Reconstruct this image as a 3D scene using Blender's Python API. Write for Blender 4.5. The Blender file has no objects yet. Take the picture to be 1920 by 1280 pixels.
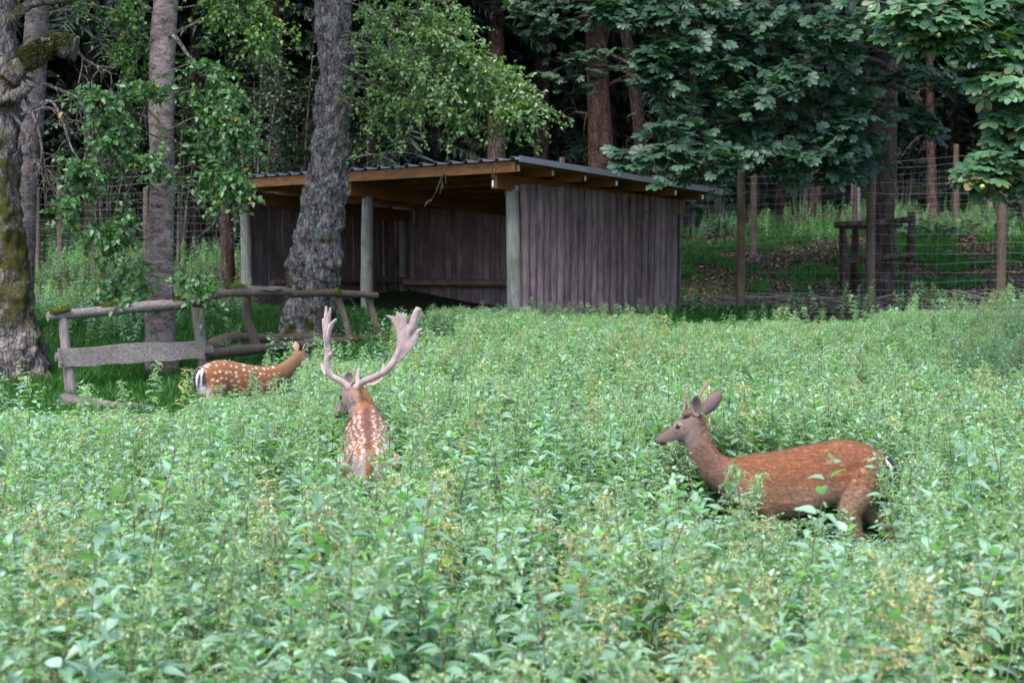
import bpy, bmesh, math, random
import numpy as np
from mathutils import Vector, Matrix, Euler, noise as mnoise

# ------------------------------------------------------------------ camera
SC = bpy.context.scene
COL = SC.collection
EYE = 2.0
FPX = 3000.0                       # focal length in pixels of the 1920 px wide photograph
HORIZON = 500.0
PITCH = math.atan((640 - HORIZON) / FPX)
cam = bpy.data.cameras.new('camera')
cam.sensor_width = 36.0
cam.lens = 36.0 * FPX / 1920.0
cam.clip_start = 0.05
cam.clip_end = 1500
cam.dof.use_dof = True
cam.dof.focus_distance = 13.0
cam.dof.aperture_fstop = 4.2
cam_ob = bpy.data.objects.new('camera', cam)
COL.objects.link(cam_ob)
cam_ob.location = (0, 0, EYE)
cam_ob.rotation_euler = (math.pi / 2 - PITCH, 0, 0)
SC.camera = cam_ob

# ------------------------------------------------------------------ sky, sun, exposure
SUN_EL, SUN_AZ = math.radians(60), math.radians(205)      # azimuth: compass from +Y, clockwise (behind and left of the camera)
world = bpy.data.worlds.new('World')
SC.world = world
world.use_nodes = True
wn, wl = world.node_tree.nodes, world.node_tree.links
wn.clear()
sky = wn.new('ShaderNodeTexSky')
sky.sky_type = 'NISHITA'
sky.sun_disc = False
sky.sun_elevation = SUN_EL
sky.sun_rotation = SUN_AZ
sky.air_density = 1.0
sky.dust_density = 2.0
sky.ozone_density = 1.0
bg = wn.new('ShaderNodeBackground')
bg.inputs['Strength'].default_value = 0.14
wo = wn.new('ShaderNodeOutputWorld')
wl.new(sky.outputs[0], bg.inputs['Color'])
wl.new(bg.outputs[0], wo.inputs['Surface'])
sun = bpy.data.lights.new('sun', 'SUN')
sun.energy = 1.5
sun.angle = math.radians(25)
sun.color = (1.0, 0.965, 0.91)
sun_ob = bpy.data.objects.new('sun', sun)
COL.objects.link(sun_ob)
sd = Vector((math.sin(SUN_AZ) * math.cos(SUN_EL), math.cos(SUN_AZ) * math.cos(SUN_EL), math.sin(SUN_EL)))
sun_ob.rotation_euler = (-sd).to_track_quat('-Z', 'Y').to_euler()
sun_ob.location = (0, 0, 40)
vs = SC.view_settings
vs.view_transform = 'Standard'
vs.look = 'None'
vs.exposure = 2.15
vs.gamma = 1.0
vs.use_curve_mapping = False
SC.render.engine = 'CYCLES'
SC.cycles.max_bounces = 7
SC.cycles.diffuse_bounces = 4
SC.cycles.glossy_bounces = 2
SC.cycles.transmission_bounces = 4
SC.cycles.transparent_max_bounces = 4
SC.cycles.caustics_reflective = False
SC.cycles.caustics_refractive = False
SC.cycles.use_denoising = True

rng = np.random.default_rng(7)
random.seed(7)

# ------------------------------------------------------------------ helpers
CP, SP_ = math.cos(PITCH), math.sin(PITCH)

def P(px, py, d):
    """the world point seen at photo pixel (px, py) at distance d along Y"""
    xc, yc = (px - 960) / FPX, (640 - py) / FPX
    dy = CP + yc * SP_
    dz = -SP_ + yc * CP
    return np.array([xc / dy * d, d, EYE + dz / dy * d])

GD = [-40, 0, 10, 14, 18, 20, 22, 24, 26, 27, 28, 31, 33, 36, 40, 45, 55, 80, 120, 180, 320, 900]
GZ = [-1.95, -1.95, -1.95, -1.88, -1.66, -1.47, -1.30, -1.12, -0.96, -0.90, -0.86, -0.84, -0.72, -0.2, 0.3, 0.95, 2.2, 5.5, 17, 38, 60, 80]

def gz(x, y):
    x = np.asarray(x, float); y = np.asarray(y, float)
    z = np.interp(y, GD, GZ)
    z = z + 0.025 * np.sin(x * 1.3 + y * 0.7) + 0.02 * np.sin(x * 0.6 - y * 1.1 + 2)
    return z + EYE

def G(px, d, sink=0.0):
    x = (px - 960) / FPX * d
    return np.array([x, d, float(gz(x, d)) - sink])

def tag(o, label=None, cat=None, group=None, kind=None):
    if label: o['label'] = label
    if cat: o['category'] = cat
    if group: o['group'] = group
    if kind: o['kind'] = kind
    return o

def empty(name, loc=(0, 0, 0), rz=0.0, parent=None):
    o = bpy.data.objects.new(name, None)
    o.empty_display_size = 0.1
    COL.objects.link(o)
    o.location = [float(v) for v in loc]
    o.rotation_euler = (0, 0, rz)
    o.parent = parent
    return o

class MB:
    """collects vertices, faces and vertex colours; build() links ONE mesh object"""
    def __init__(self):
        self.v, self.f3, self.f4, self.c, self.n = [], [], [], [], 0
    def add(self, v, f, col=(1, 1, 1)):
        v = np.asarray(v, float).reshape(-1, 3)
        f = np.asarray(f, int)
        if f.size:
            (self.f3 if f.shape[1] == 3 else self.f4).append(f + self.n)
        c = np.asarray(col, float)
        if c.ndim == 1: c = np.tile(c, (len(v), 1))
        self.v.append(v); self.c.append(c[:, :3]); self.n += len(v)
    def arrays(self):
        v = np.concatenate(self.v) if self.v else np.zeros((0, 3))
        c = np.concatenate(self.c) if self.c else np.zeros((0, 3))
        f3 = np.concatenate(self.f3) if self.f3 else np.zeros((0, 3), int)
        f4 = np.concatenate(self.f4) if self.f4 else np.zeros((0, 4), int)
        return v, f3, f4, c
    def merge(self, other, M=None):
        v, f3, f4, c = other.arrays()
        if M is not None:
            v = v @ np.array(M)[:3, :3].T + np.array(M)[:3, 3]
        n0 = self.n
        self.v.append(v); self.c.append(c); self.n += len(v)
        if len(f3): self.f3.append(f3 + n0)
        if len(f4): self.f4.append(f4 + n0)
    def mesh(self, name, mat=None, smooth=True, origin=None):
        v, f3, f4, c = self.arrays()
        if origin is not None: v = v - np.asarray(origin, float)
        me = bpy.data.meshes.new(name)
        n3, n4 = len(f3), len(f4)
        me.vertices.add(len(v)); me.vertices.foreach_set('co', v.astype(np.float32).ravel())
        me.loops.add(n3 * 3 + n4 * 4)
        me.loops.foreach_set('vertex_index', np.concatenate([f3.ravel(), f4.ravel()]).astype(np.int32))
        me.polygons.add(n3 + n4)
        st = np.concatenate([np.arange(n3) * 3, n3 * 3 + np.arange(n4) * 4]).astype(np.int32)
        me.polygons.foreach_set('loop_start', st)
        me.polygons.foreach_set('use_smooth', np.full(n3 + n4, smooth))
        me.update(calc_edges=True)
        me.validate()
        a = me.color_attributes.new('Col', 'FLOAT_COLOR', 'POINT')
        cc = np.ones((len(v), 4), np.float32); cc[:, :3] = c
        a.data.foreach_set('color', cc.ravel())
        if mat: me.materials.append(mat)
        return me
    def build(self, name, mat=None, parent=None, smooth=True, origin=None):
        if origin is None and parent is not None and not any(parent.rotation_euler):
            origin = parent.location
            if parent.parent is not None: origin = Vector(origin) + parent.parent.location
        o = bpy.data.objects.new(name, self.mesh(name, mat, smooth, origin))
        COL.objects.link(o)
        o.parent = parent
        return o

def place(name, me, parent=None, loc=(0, 0, 0), rot=(0, 0, 0), scl=(1, 1, 1)):
    o = bpy.data.objects.new(name, me)
    COL.objects.link(o)
    o.parent = parent
    o.location = [float(a) for a in loc]; o.rotation_euler = rot; o.scale = scl
    return o

def smoothpath(pts, n):
    """Catmull-Rom through pts, n samples; pts may carry extra columns (radius)"""
    p = np.asarray(pts, float)
    if len(p) == 2:
        t = np.linspace(0, 1, n)[:, None]
        return p[0] * (1 - t) + p[1] * t
    q = np.vstack([2 * p[0] - p[1], p, 2 * p[-1] - p[-2]])
    t = np.linspace(0, len(p) - 1 - 1e-6, n)
    i = t.astype(int); u = (t - i)[:, None]
    a, b, c, d = q[i], q[i + 1], q[i + 2], q[i + 3]
    return 0.5 * (2 * b + (c - a) * u + (2 * a - 5 * b + 4 * c - d) * u**2 + (3 * b - a - 3 * c + d) * u**3)

def tube(mb, path, rad, sides=8, col=(1, 1, 1), cap=True, rough=0.0, rscale=3.0, seed=0, ell=None):
    path = np.asarray(path, float); n = len(path)
    rad = np.broadcast_to(np.asarray(rad, float), (n,))
    t = np.gradient(path, axis=0)
    t /= np.linalg.norm(t, axis=1)[:, None] + 1e-9
    ref = np.array([0, 0, 1.0]) if abs(t[0][2]) < 0.9 else np.array([1.0, 0, 0])
    u = np.cross(t[0], ref); u /= np.linalg.norm(u)
    us = [u]
    for i in range(1, n):
        u = us[-1] - t[i] * np.dot(us[-1], t[i]); u /= np.linalg.norm(u) + 1e-9
        us.append(u)
    us = np.array(us); ws = np.cross(t, us)
    ang = np.linspace(0, 2 * np.pi, sides, endpoint=False)
    r = rad[:, None] * np.ones((n, sides))
    ring = path[:, None, :] + (us[:, None, :] * np.cos(ang)[None, :, None] + ws[:, None, :] * np.sin(ang)[None, :, None]) * r[:, :, None]
    if rough:
        nd = (ring - path[:, None, :]) / (r[:, :, None] + 1e-9)
        amp = np.array([[mnoise.fractal(Vector((p[0] * rscale + seed, p[1] * rscale, p[2] * rscale * 0.45)), 0.6, 2.0, 4) for p in row] for row in ring])
        ring = ring + nd * (amp * rough * r)[:, :, None]
    v = ring.reshape(-1, 3)
    i = np.arange(n - 1)[:, None] * sides; j = np.arange(sides)[None, :]; k = (j + 1) % sides
    f = np.stack([i + j, i + k, i + sides + k, i + sides + j], -1).reshape(-1, 4)
    c = np.asarray(col, float)
    if c.ndim == 2: c = np.repeat(c, sides, axis=0)
    n0 = len(v)
    mb.add(v, f, c)
    if cap:
        jj = np.arange(sides)
        for e, s in ((0, 1), (n - 1, -1)):
            cen = path[e]
            vv = np.vstack([ring[e], cen[None]])
            ff = np.stack([jj, (jj + 1) % sides, np.full(sides, sides)], -1)
            if s == 1: ff = ff[:, [1, 0, 2]]
            mb.add(vv, ff, c[0] if c.ndim == 2 else c)

def box(mb, lo, hi, col=(1, 1, 1), M=None):
    x0, y0, z0 = lo; x1, y1, z1 = hi
    v = np.array([[x0, y0, z0], [x1, y0, z0], [x1, y1, z0], [x0, y1, z0], [x0, y0, z1], [x1, y0, z1], [x1, y1, z1], [x0, y1, z1]], float)
    if M is not None: v = v @ np.array(M)[:3, :3].T + np.array(M)[:3, 3]
    mb.add(v, [[0, 3, 2, 1], [4, 5, 6, 7], [0, 1, 5, 4], [1, 2, 6, 5], [2, 3, 7, 6], [3, 0, 4, 7]], col)

def nrm(a):
    return a / (np.linalg.norm(a, axis=-1, keepdims=True) + 1e-9)

def leaves(mb, base, dirs, normals, L, W, cols, fold=0.25, droop=0.15):
    """many small pointed leaves, each two folded halves"""
    base = np.asarray(base); n = len(base)
    d = nrm(dirs); s = nrm(np.cross(d, normals)); nn = np.cross(s, d)
    L = np.broadcast_to(L, (n,))[:, None]; W = np.broadcast_to(W, (n,))[:, None]
    l = base + d * L * 0.42 + s * W * 0.5 + nn * W * fold
    r = base + d * L * 0.42 - s * W * 0.5 + nn * W * fold
    t = base + d * L - nn * L * droop
    v = np.stack([base, l, t, r], 1).reshape(-1, 3)
    k = np.arange(n)[:, None] * 4
    f = np.concatenate([k + np.array([[0, 2, 1]]), k + np.array([[0, 3, 2]])])
    mb.add(v, f, np.repeat(np.broadcast_to(cols, (n, 3)), 4, axis=0))

# ------------------------------------------------------------------ materials
class NT:
    def __init__(self, name):
        self.m = bpy.data.materials.new(name); self.m.use_nodes = True
        self.n, self.l = self.m.node_tree.nodes, self.m.node_tree.links
        self.b = self.n['Principled BSDF']; self.out = self.n['Material Output']
    def node(self, t, **kw):
        x = self.n.new(t)
        for k, v in kw.items():
            if k.startswith('i_'): x.inputs[k[2:].replace('_', ' ')].default_value = v
            else: setattr(x, k, v)
        return x
    def coord(self, scale=(1, 1, 1), src='Object'):
        tc = self.node('ShaderNodeTexCoord'); mp = self.node('ShaderNodeMapping')
        mp.inputs['Scale'].default_value = scale
        self.l.new(tc.outputs[src], mp.inputs['Vector']); return mp.outputs[0]
    def noise(self, scale, detail=4, rough=0.6, vec=None, dist=0.0):
        x = self.node('ShaderNodeTexNoise'); x.inputs['Scale'].default_value = scale; x.inputs['Detail'].default_value = detail
        x.inputs['Roughness'].default_value = rough; x.inputs['Distortion'].default_value = dist
        if vec is not None: self.l.new(vec, x.inputs['Vector'])
        return x.outputs[0]
    def ramp(self, fac, stops):
        x = self.node('ShaderNodeValToRGB'); e = x.color_ramp.elements
        while len(e) < len(stops): e.new(0.5)
        for el, (p, c) in zip(e, stops):
            el.position = p; el.color = (*c, 1) if len(c) == 3 else c
        self.l.new(fac, x.inputs[0]); return x.outputs[0]
    def mix(self, fac, a, b, mode='MIX'):
        x = self.node('ShaderNodeMix', data_type='RGBA', blend_type=mode)
        for s, v in ((0, fac), (6, a), (7, b)):
            if hasattr(v, 'links') or hasattr(v, 'is_linked'): self.l.new(v, x.inputs[s])
            elif s == 0: x.inputs[0].default_value = v
            else: x.inputs[s].default_value = (*v, 1)
        return x.outputs[2]
    def math(self, op, a, b=0.0):
        x = self.node('ShaderNodeMath', operation=op)
        for s, v in ((0, a), (1, b)):
            if hasattr(v, 'is_linked'): self.l.new(v, x.inputs[s])
            else: x.inputs[s].default_value = v
        return x.outputs[0]
    def bump(self, h, strength=0.5, dist=0.02):
        x = self.node('ShaderNodeBump'); x.inputs['Strength'].default_value = strength; x.inputs['Distance'].default_value = dist
        self.l.new(h, x.inputs['Height']); self.l.new(x.outputs[0], self.b.inputs['Normal']); return x.outputs[0]
    def base(self, c, rough=0.85, spec=0.3):
        if hasattr(c, 'is_linked'): self.l.new(c, self.b.inputs['Base Color'])
        else: self.b.inputs['Base Color'].default_value = (*c, 1)
        self.b.inputs['Roughness'].default_value = rough
        self.b.inputs['Specular IOR Level'].default_value = spec
    def attr(self):
        x = self.node('ShaderNodeVertexColor', layer_name='Col'); return x.outputs[0]

def leaf_mat(name, trans=(1.3, 1.5, 0.5), tfac=0.35, rough=0.42, spec=0.5, vary=0.25):
    t = NT(name)
    oi = t.node('ShaderNodeObjectInfo')
    c = t.attr()
    v = t.noise(9.0, 2, 0.5, t.coord())
    k = t.math('ADD', t.math('MULTIPLY', t.math('SUBTRACT', oi.outputs['Random'], 0.5), vary), t.math('ADD', t.math('MULTIPLY', v, 0.5), 0.75))
    hv = t.node('ShaderNodeHueSaturation')
    t.l.new(c, hv.inputs['Color']); t.l.new(k, hv.inputs['Value'])
    cc = hv.outputs[0]
    t.base(cc, rough, spec)
    tr = t.node('ShaderNodeBsdfTranslucent')
    t.l.new(t.mix(1.0, cc, trans, 'MULTIPLY'), tr.inputs['Color'])
    mx = t.node('ShaderNodeMixShader'); mx.inputs[0].default_value = tfac
    t.l.new(t.b.outputs[0], mx.inputs[1]); t.l.new(tr.outputs[0], mx.inputs[2]); t.l.new(mx.outputs[0], t.out.inputs['Surface'])
    return t.m

def bark_mat(name, cols, lichen=(0.30, 0.36, 0.33), lich=0.5, moss=0.0, mosscol=(0.09, 0.10, 0.015), vscale=0.35, bump=0.9, horiz=False):
    t = NT(name)
    sc = (1, 1, vscale) if not horiz else (0.9, 0.9, 2.0)
    co = t.coord(sc); iso = t.coord()
    n1 = t.noise(7, 8, 0.7, co, 0.6)
    base = t.ramp(n1, [(0.36, cols[0]), (0.47, cols[1]), (0.6, cols[2])])
    if horiz:
        base = t.mix(0.85, base, t.ramp(t.noise(2.2, 5, 0.7, t.coord((1, 1, 2.2))), [(0.36, (0.45, 0.42, 0.42)), (0.5, (1, 1, 1)), (0.62, (1.35, 1.3, 1.32))]), 'MULTIPLY')
    vor = t.node('ShaderNodeTexVoronoi', feature='DISTANCE_TO_EDGE'); vor.inputs['Scale'].default_value = 19
    t.l.new(co, vor.inputs['Vector'])
    crack = t.ramp(vor.outputs[0], [(0.0, (0.25, 0.25, 0.25)), (0.12, (1, 1, 1))])
    base = t.mix(0.2 if horiz else 0.75, base, crack, 'MULTIPLY')
    nl = t.noise(13, 9, 0.8, iso, 0.5)
    ml = t.ramp(nl, [(1.0 - lich - 0.02, (0, 0, 0)), (1.0 - lich + 0.03, (1, 1, 1))])
    base = t.mix(ml, base, t.mix(t.noise(40, 3, 0.6, iso), lichen, tuple(0.62 * a for a in lichen)))
    mk = None
    if moss > 0:
        nm = t.noise(2.2, 6, 0.7, iso, 0.4)
        z = t.attr()
        sp = t.node('ShaderNodeSeparateColor'); t.l.new(z, sp.inputs[0])
        mm = t.math('ADD', nm, t.math('MULTIPLY', t.math('SUBTRACT', sp.outputs[1], 0.5), 0.9))
        mk = t.ramp(mm, [(1.0 - moss, (0, 0, 0)), (1.0 - moss + 0.09, (1, 1, 1))])
        base = t.mix(mk, base, t.mix(t.noise(25, 4, 0.7, iso), tuple(0.45 * a for a in mosscol), tuple(1.3 * a for a in mosscol)))
    t.base(base, 0.92, 0.15)
    h = t.math('ADD', t.math('MULTIPLY', n1, 0.7), t.math('ADD', t.math('MULTIPLY', nl, 0.4), t.math('MULTIPLY', crack, 0.5)))
    if mk is not None:
        h = t.mix(mk, h, t.math('ADD', t.noise(45, 4, 0.7, iso), 0.6))
    t.bump(h, bump, 0.05)
    return t.m

def wood_mat(name, cols, scale=(14, 14, 1.2), green=0.0, rough=0.8, bump=0.4):
    t = NT(name)
    oi = t.node('ShaderNodeObjectInfo')
    co = t.coord(scale)
    ad = t.node('ShaderNodeVectorMath', operation='ADD'); t.l.new(co, ad.inputs[0])
    mu = t.node('ShaderNodeVectorMath', operation='SCALE'); mu.inputs[0].default_value = (37, 11, 53); t.l.new(oi.outputs['Random'], mu.inputs['Scale']); t.l.new(mu.outputs[0], ad.inputs[1])
    n1 = t.noise(3.0, 7, 0.7, ad.outputs[0], 0.5)
    base = t.ramp(n1, [(0.3, cols[0]), (0.5, cols[1]), (0.72, cols[2])])
    iso = t.coord((1, 1, 1))
    ad2 = t.node('ShaderNodeVectorMath', operation='ADD'); t.l.new(iso, ad2.inputs[0]); t.l.new(mu.outputs[0], ad2.inputs[1])
    stain = t.noise(1.6, 5, 0.65, ad2.outputs[0])
    base = t.mix(0.8, base, t.ramp(stain, [(0.3, (0.5, 0.5, 0.5)), (0.65, (1.15, 1.15, 1.15))]), 'MULTIPLY')
    kn = t.node('ShaderNodeTexVoronoi'); kn.inputs['Scale'].default_value = 3.2; t.l.new(ad2.outputs[0], kn.inputs['Vector'])
    base = t.mix(1.0, base, t.ramp(kn.outputs['Distance'], [(0.05, (0.35, 0.3, 0.28)), (0.11, (1, 1, 1))]), 'MULTIPLY')
    if green:
        base = t.mix(t.ramp(t.noise(2.3, 5, 0.7, ad2.outputs[0]), [(0.66 - green * 0.3, (0, 0, 0)), (0.8 - green * 0.3, (green, green, green))]), base, (0.075, 0.085, 0.03))
    v = t.math('ADD', t.math('MULTIPLY', oi.outputs['Random'], 0.5), 0.75)
    hv = t.node('ShaderNodeHueSaturation'); t.l.new(base, hv.inputs['Color']); t.l.new(v, hv.inputs['Value'])
    t.base(hv.outputs[0], rough, 0.2)
    t.bump(n1, bump, 0.01)
    return t.m

def plain_mat(name, col, rough=0.6, metal=0.0, spec=0.4, nz=0.3, scale=30):
    t = NT(name)
    n1 = t.noise(scale, 4, 0.6, t.coord())
    t.base(t.mix(n1, tuple(a * (1 - nz) for a in col), tuple(a * (1 + nz) for a in col)), rough, spec)
    t.b.inputs['Metallic'].default_value = metal
    return t.m

def attr_mat(name, rough=0.8, spec=0.2, bump=0.0, bscale=120, sheen=0.0):
    t = NT(name)
    n1 = t.noise(bscale, 3, 0.6, t.coord())
    t.base(t.mix(1.0, t.attr(), t.ramp(n1, [(0.25, (0.72, 0.72, 0.72)), (0.75, (1.25, 1.25, 1.25))]), 'MULTIPLY'), rough, spec)
    if bump: t.bump(n1, bump, 0.004)
    if sheen:
        t.b.inputs['Sheen Weight'].default_value = sheen
        t.b.inputs['Sheen Roughness'].default_value = 0.5
    return t.m

M_NETTLE = leaf_mat('nettle leaf', (1.15, 1.9, 0.25), 0.36, 0.36, 0.6, 0.3)
M_STEM = attr_mat('stem', 0.7, 0.3)
M_BIRCHLEAF = leaf_mat('birch leaf', (1.3, 1.6, 0.35), 0.38, 0.42, 0.5)
M_CHESTLEAF = leaf_mat('chestnut leaf', (1.1, 1.6, 0.4), 0.30, 0.48, 0.4)
M_SPRUCE = leaf_mat('spruce needle', (1.0, 1.1, 0.8), 0.12, 0.6, 0.3)
M_GRASS = leaf_mat('grass blade', (1.2, 1.6, 0.3), 0.38, 0.5, 0.35)
M_FUR = attr_mat('deer coat', 0.75, 0.18, 0.5, 160, 0.15)
M_HAIR = attr_mat('deer hair', 0.65, 0.25, 0, 60)
M_VELVET = attr_mat('antler velvet', 0.9, 0.1, 0.5, 90, 0.4)
M_EYE = plain_mat('eye', (0.006, 0.004, 0.003), 0.08, 0, 0.6, 0.1)
M_NOSE = plain_mat('nose', (0.02, 0.016, 0.016), 0.35, 0, 0.5, 0.2, 90)
M_TWIG = bark_mat('dead twig bark', ((0.06, 0.05, 0.045), (0.12, 0.10, 0.09), (0.2, 0.18, 0.17)), (0.2, 0.22, 0.16), 0.4)
M_BARK_OLD = bark_mat('old mossy bark', ((0.035, 0.028, 0.028), (0.11, 0.09, 0.085), (0.21, 0.17, 0.165)), (0.19, 0.2, 0.19), 0.44, 0.47, (0.062, 0.060, 0.014))
M_BARK_LICHEN = bark_mat('lichen bark', ((0.03, 0.025, 0.024), (0.095, 0.075, 0.073), (0.20, 0.155, 0.155)), (0.24, 0.275, 0.265), 0.47, 0.46, (0.05, 0.056, 0.012))
M_BARK_BIRCH = bark_mat('birch bark', ((0.055, 0.042, 0.04), (0.15, 0.11, 0.105), (0.25, 0.19, 0.185)), (0.20, 0.225, 0.215), 0.45, 0.40, (0.05, 0.05, 0.016), horiz=True, bump=0.6)
M_BARK_DARK = bark_mat('dark conifer bark', ((0.02, 0.013, 0.011), (0.055, 0.036, 0.03), (0.1, 0.07, 0.06)), (0.09, 0.1, 0.08), 0.36)
M_BARK_PINE = bark_mat('brown spruce bark', ((0.03, 0.018, 0.014), (0.085, 0.05, 0.04), (0.14, 0.085, 0.07)), (0.12, 0.12, 0.10), 0.34)
M_BOARD = wood_mat('weathered slab board', ((0.045, 0.032, 0.035), (0.128, 0.093, 0.101), (0.23, 0.172, 0.186)), (16, 16, 0.9), 0.3)
M_POST = wood_mat('grey round post', ((0.10, 0.095, 0.085), (0.19, 0.18, 0.165), (0.28, 0.265, 0.245)), (10, 10, 0.8), 0.5)
M_FPOST = wood_mat('brown fence post', ((0.05, 0.035, 0.028), (0.11, 0.075, 0.06), (0.17, 0.12, 0.1)), (12, 12, 0.9), 0.5)
M_BEAM = wood_mat('orange glued beam', ((0.11, 0.042, 0.012), (0.18, 0.075, 0.022), (0.25, 0.115, 0.04)), (1.2, 14, 14), 0.0, 0.65, 0.15)
M_BEAMY = wood_mat('orange cross beam', ((0.11, 0.042, 0.012), (0.18, 0.075, 0.022), (0.25, 0.115, 0.04)), (14, 1.2, 14), 0.0, 0.65, 0.15)
M_CEIL = wood_mat('ceiling panel', ((0.17, 0.085, 0.022), (0.26, 0.135, 0.04), (0.33, 0.18, 0.06)), (3, 3, 3), 0.0, 0.8, 0.1)
M_RAIL = wood_mat('grey split rail', ((0.06, 0.048, 0.046), (0.15, 0.125, 0.12), (0.27, 0.23, 0.225)), (1.0, 16, 16), 0.45)
M_RAILPOST = wood_mat('grey rail post', ((0.06, 0.048, 0.046), (0.14, 0.115, 0.11), (0.23, 0.195, 0.19)), (16, 16, 1.0), 0.45)
M_ROOF = plain_mat('grey blue roof sheet', (0.17, 0.185, 0.235), 0.45, 0.35, 0.5, 0.15, 6)
M_PLATE = plain_mat('zinc plate', (0.55, 0.56, 0.58), 0.4, 0.7, 0.5, 0.15)
M_WIRE = plain_mat('galvanised wire', (0.22, 0.235, 0.28), 0.45, 0.3, 0.5, 0.1)
M_MOSS = plain_mat('moss', (0.07, 0.08, 0.015), 0.95, 0, 0.1, 0.5, 60)
M_STICK = attr_mat('dead branch', 0.9, 0.1)
M_LITTER = attr_mat('leaf litter', 0.85, 0.2)
M_CONKER = plain_mat('green chestnut husk', (0.18, 0.28, 0.06), 0.6, 0, 0.3, 0.2)

# ------------------------------------------------------------------ ground
def make_ground():
    ys = np.concatenate([np.linspace(-40, 0, 12), np.arange(1, 50, 0.6), np.arange(50, 130, 4), np.linspace(135, 900, 30)])
    xs = np.concatenate([np.linspace(-700, -60, 14), np.arange(-56, -16, 4), np.arange(-15, 15.1, 0.6), np.arange(18, 60, 4), np.linspace(64, 700, 14)])
    X, Y = np.meshgrid(xs, ys)
    Z = gz(X, Y)
    v = np.stack([X, Y, Z], -1).reshape(-1, 3)
    nx, ny = len(xs), len(ys)
    i = np.arange(ny - 1)[:, None] * nx + np.arange(nx - 1)[None, :]
    f = np.stack([i, i + 1, i + nx + 1, i + nx], -1).reshape(-1, 4)
    t = NT('meadow and forest soil')
    co = t.coord()
    n1 = t.noise(0.55, 6, 0.65, co)
    n2 = t.noise(14, 6, 0.7, co)
    soil = t.ramp(n2, [(0.3, (0.018, 0.013, 0.009)), (0.55, (0.04, 0.027, 0.02)), (0.75, (0.075, 0.052, 0.042))])
    green = t.ramp(n2, [(0.3, (0.012, 0.024, 0.007)), (0.7, (0.03, 0.06, 0.015))])
    t.base(t.mix(t.ramp(n1, [(0.42, (1, 1, 1)), (0.6, (0, 0, 0))]), soil, green), 0.95, 0.1)
    t.bump(n2, 0.8, 0.05)
    mb = MB(); mb.add(v, f)
    o = mb.build('ground', t.m)
    tag(o, kind='structure')
make_ground()

# ------------------------------------------------------------------ shed
def slab_mesh(seed, w=0.160, h=2.6):
    """a half-round slab board standing on its end, rounded side towards +Y, width along X"""
    r = random.Random(seed); mb = MB()
    n, k = 9, 6
    rows = []
    for i in range(n):
        z = h * i / (n - 1)
        ww = w * (1 + 0.05 * math.sin(i * 1.3 + seed) + r.uniform(-0.03, 0.03)) / 2
        off = 0.006 * math.sin(i * 0.7 + seed * 2)
        row = [(-ww + off, -0.012, z)]
        for j in range(k + 1):
            a = math.pi * (1 - j / k)
            row.append((ww * 0.98 * math.cos(a) + off, 0.058 * math.sin(a) + r.uniform(-0.003, 0.003), z))
        row.append((ww + off, -0.012, z))
        rows.append(row)
    m = len(rows[0])
    v = np.array(rows).reshape(-1, 3)
    i = np.arange(n - 1)[:, None] * m; j = np.arange(m)[None, :]; q = (j + 1) % m
    f = np.stack([i + j, i + q, i + m + q, i + m + j], -1).reshape(-1, 4)[:, ::-1]
    mb.add(v, f)
    for e in (0, n - 1):
        ring = v[e * m:(e + 1) * m]
        cen = ring.mean(0)
        jj = np.arange(m)
        mb.add(np.vstack([ring, cen[None]]), np.stack([jj, (jj + 1) % m, np.full(m, m)], -1))
    return mb.mesh('board', M_BOARD, smooth=False)

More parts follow.
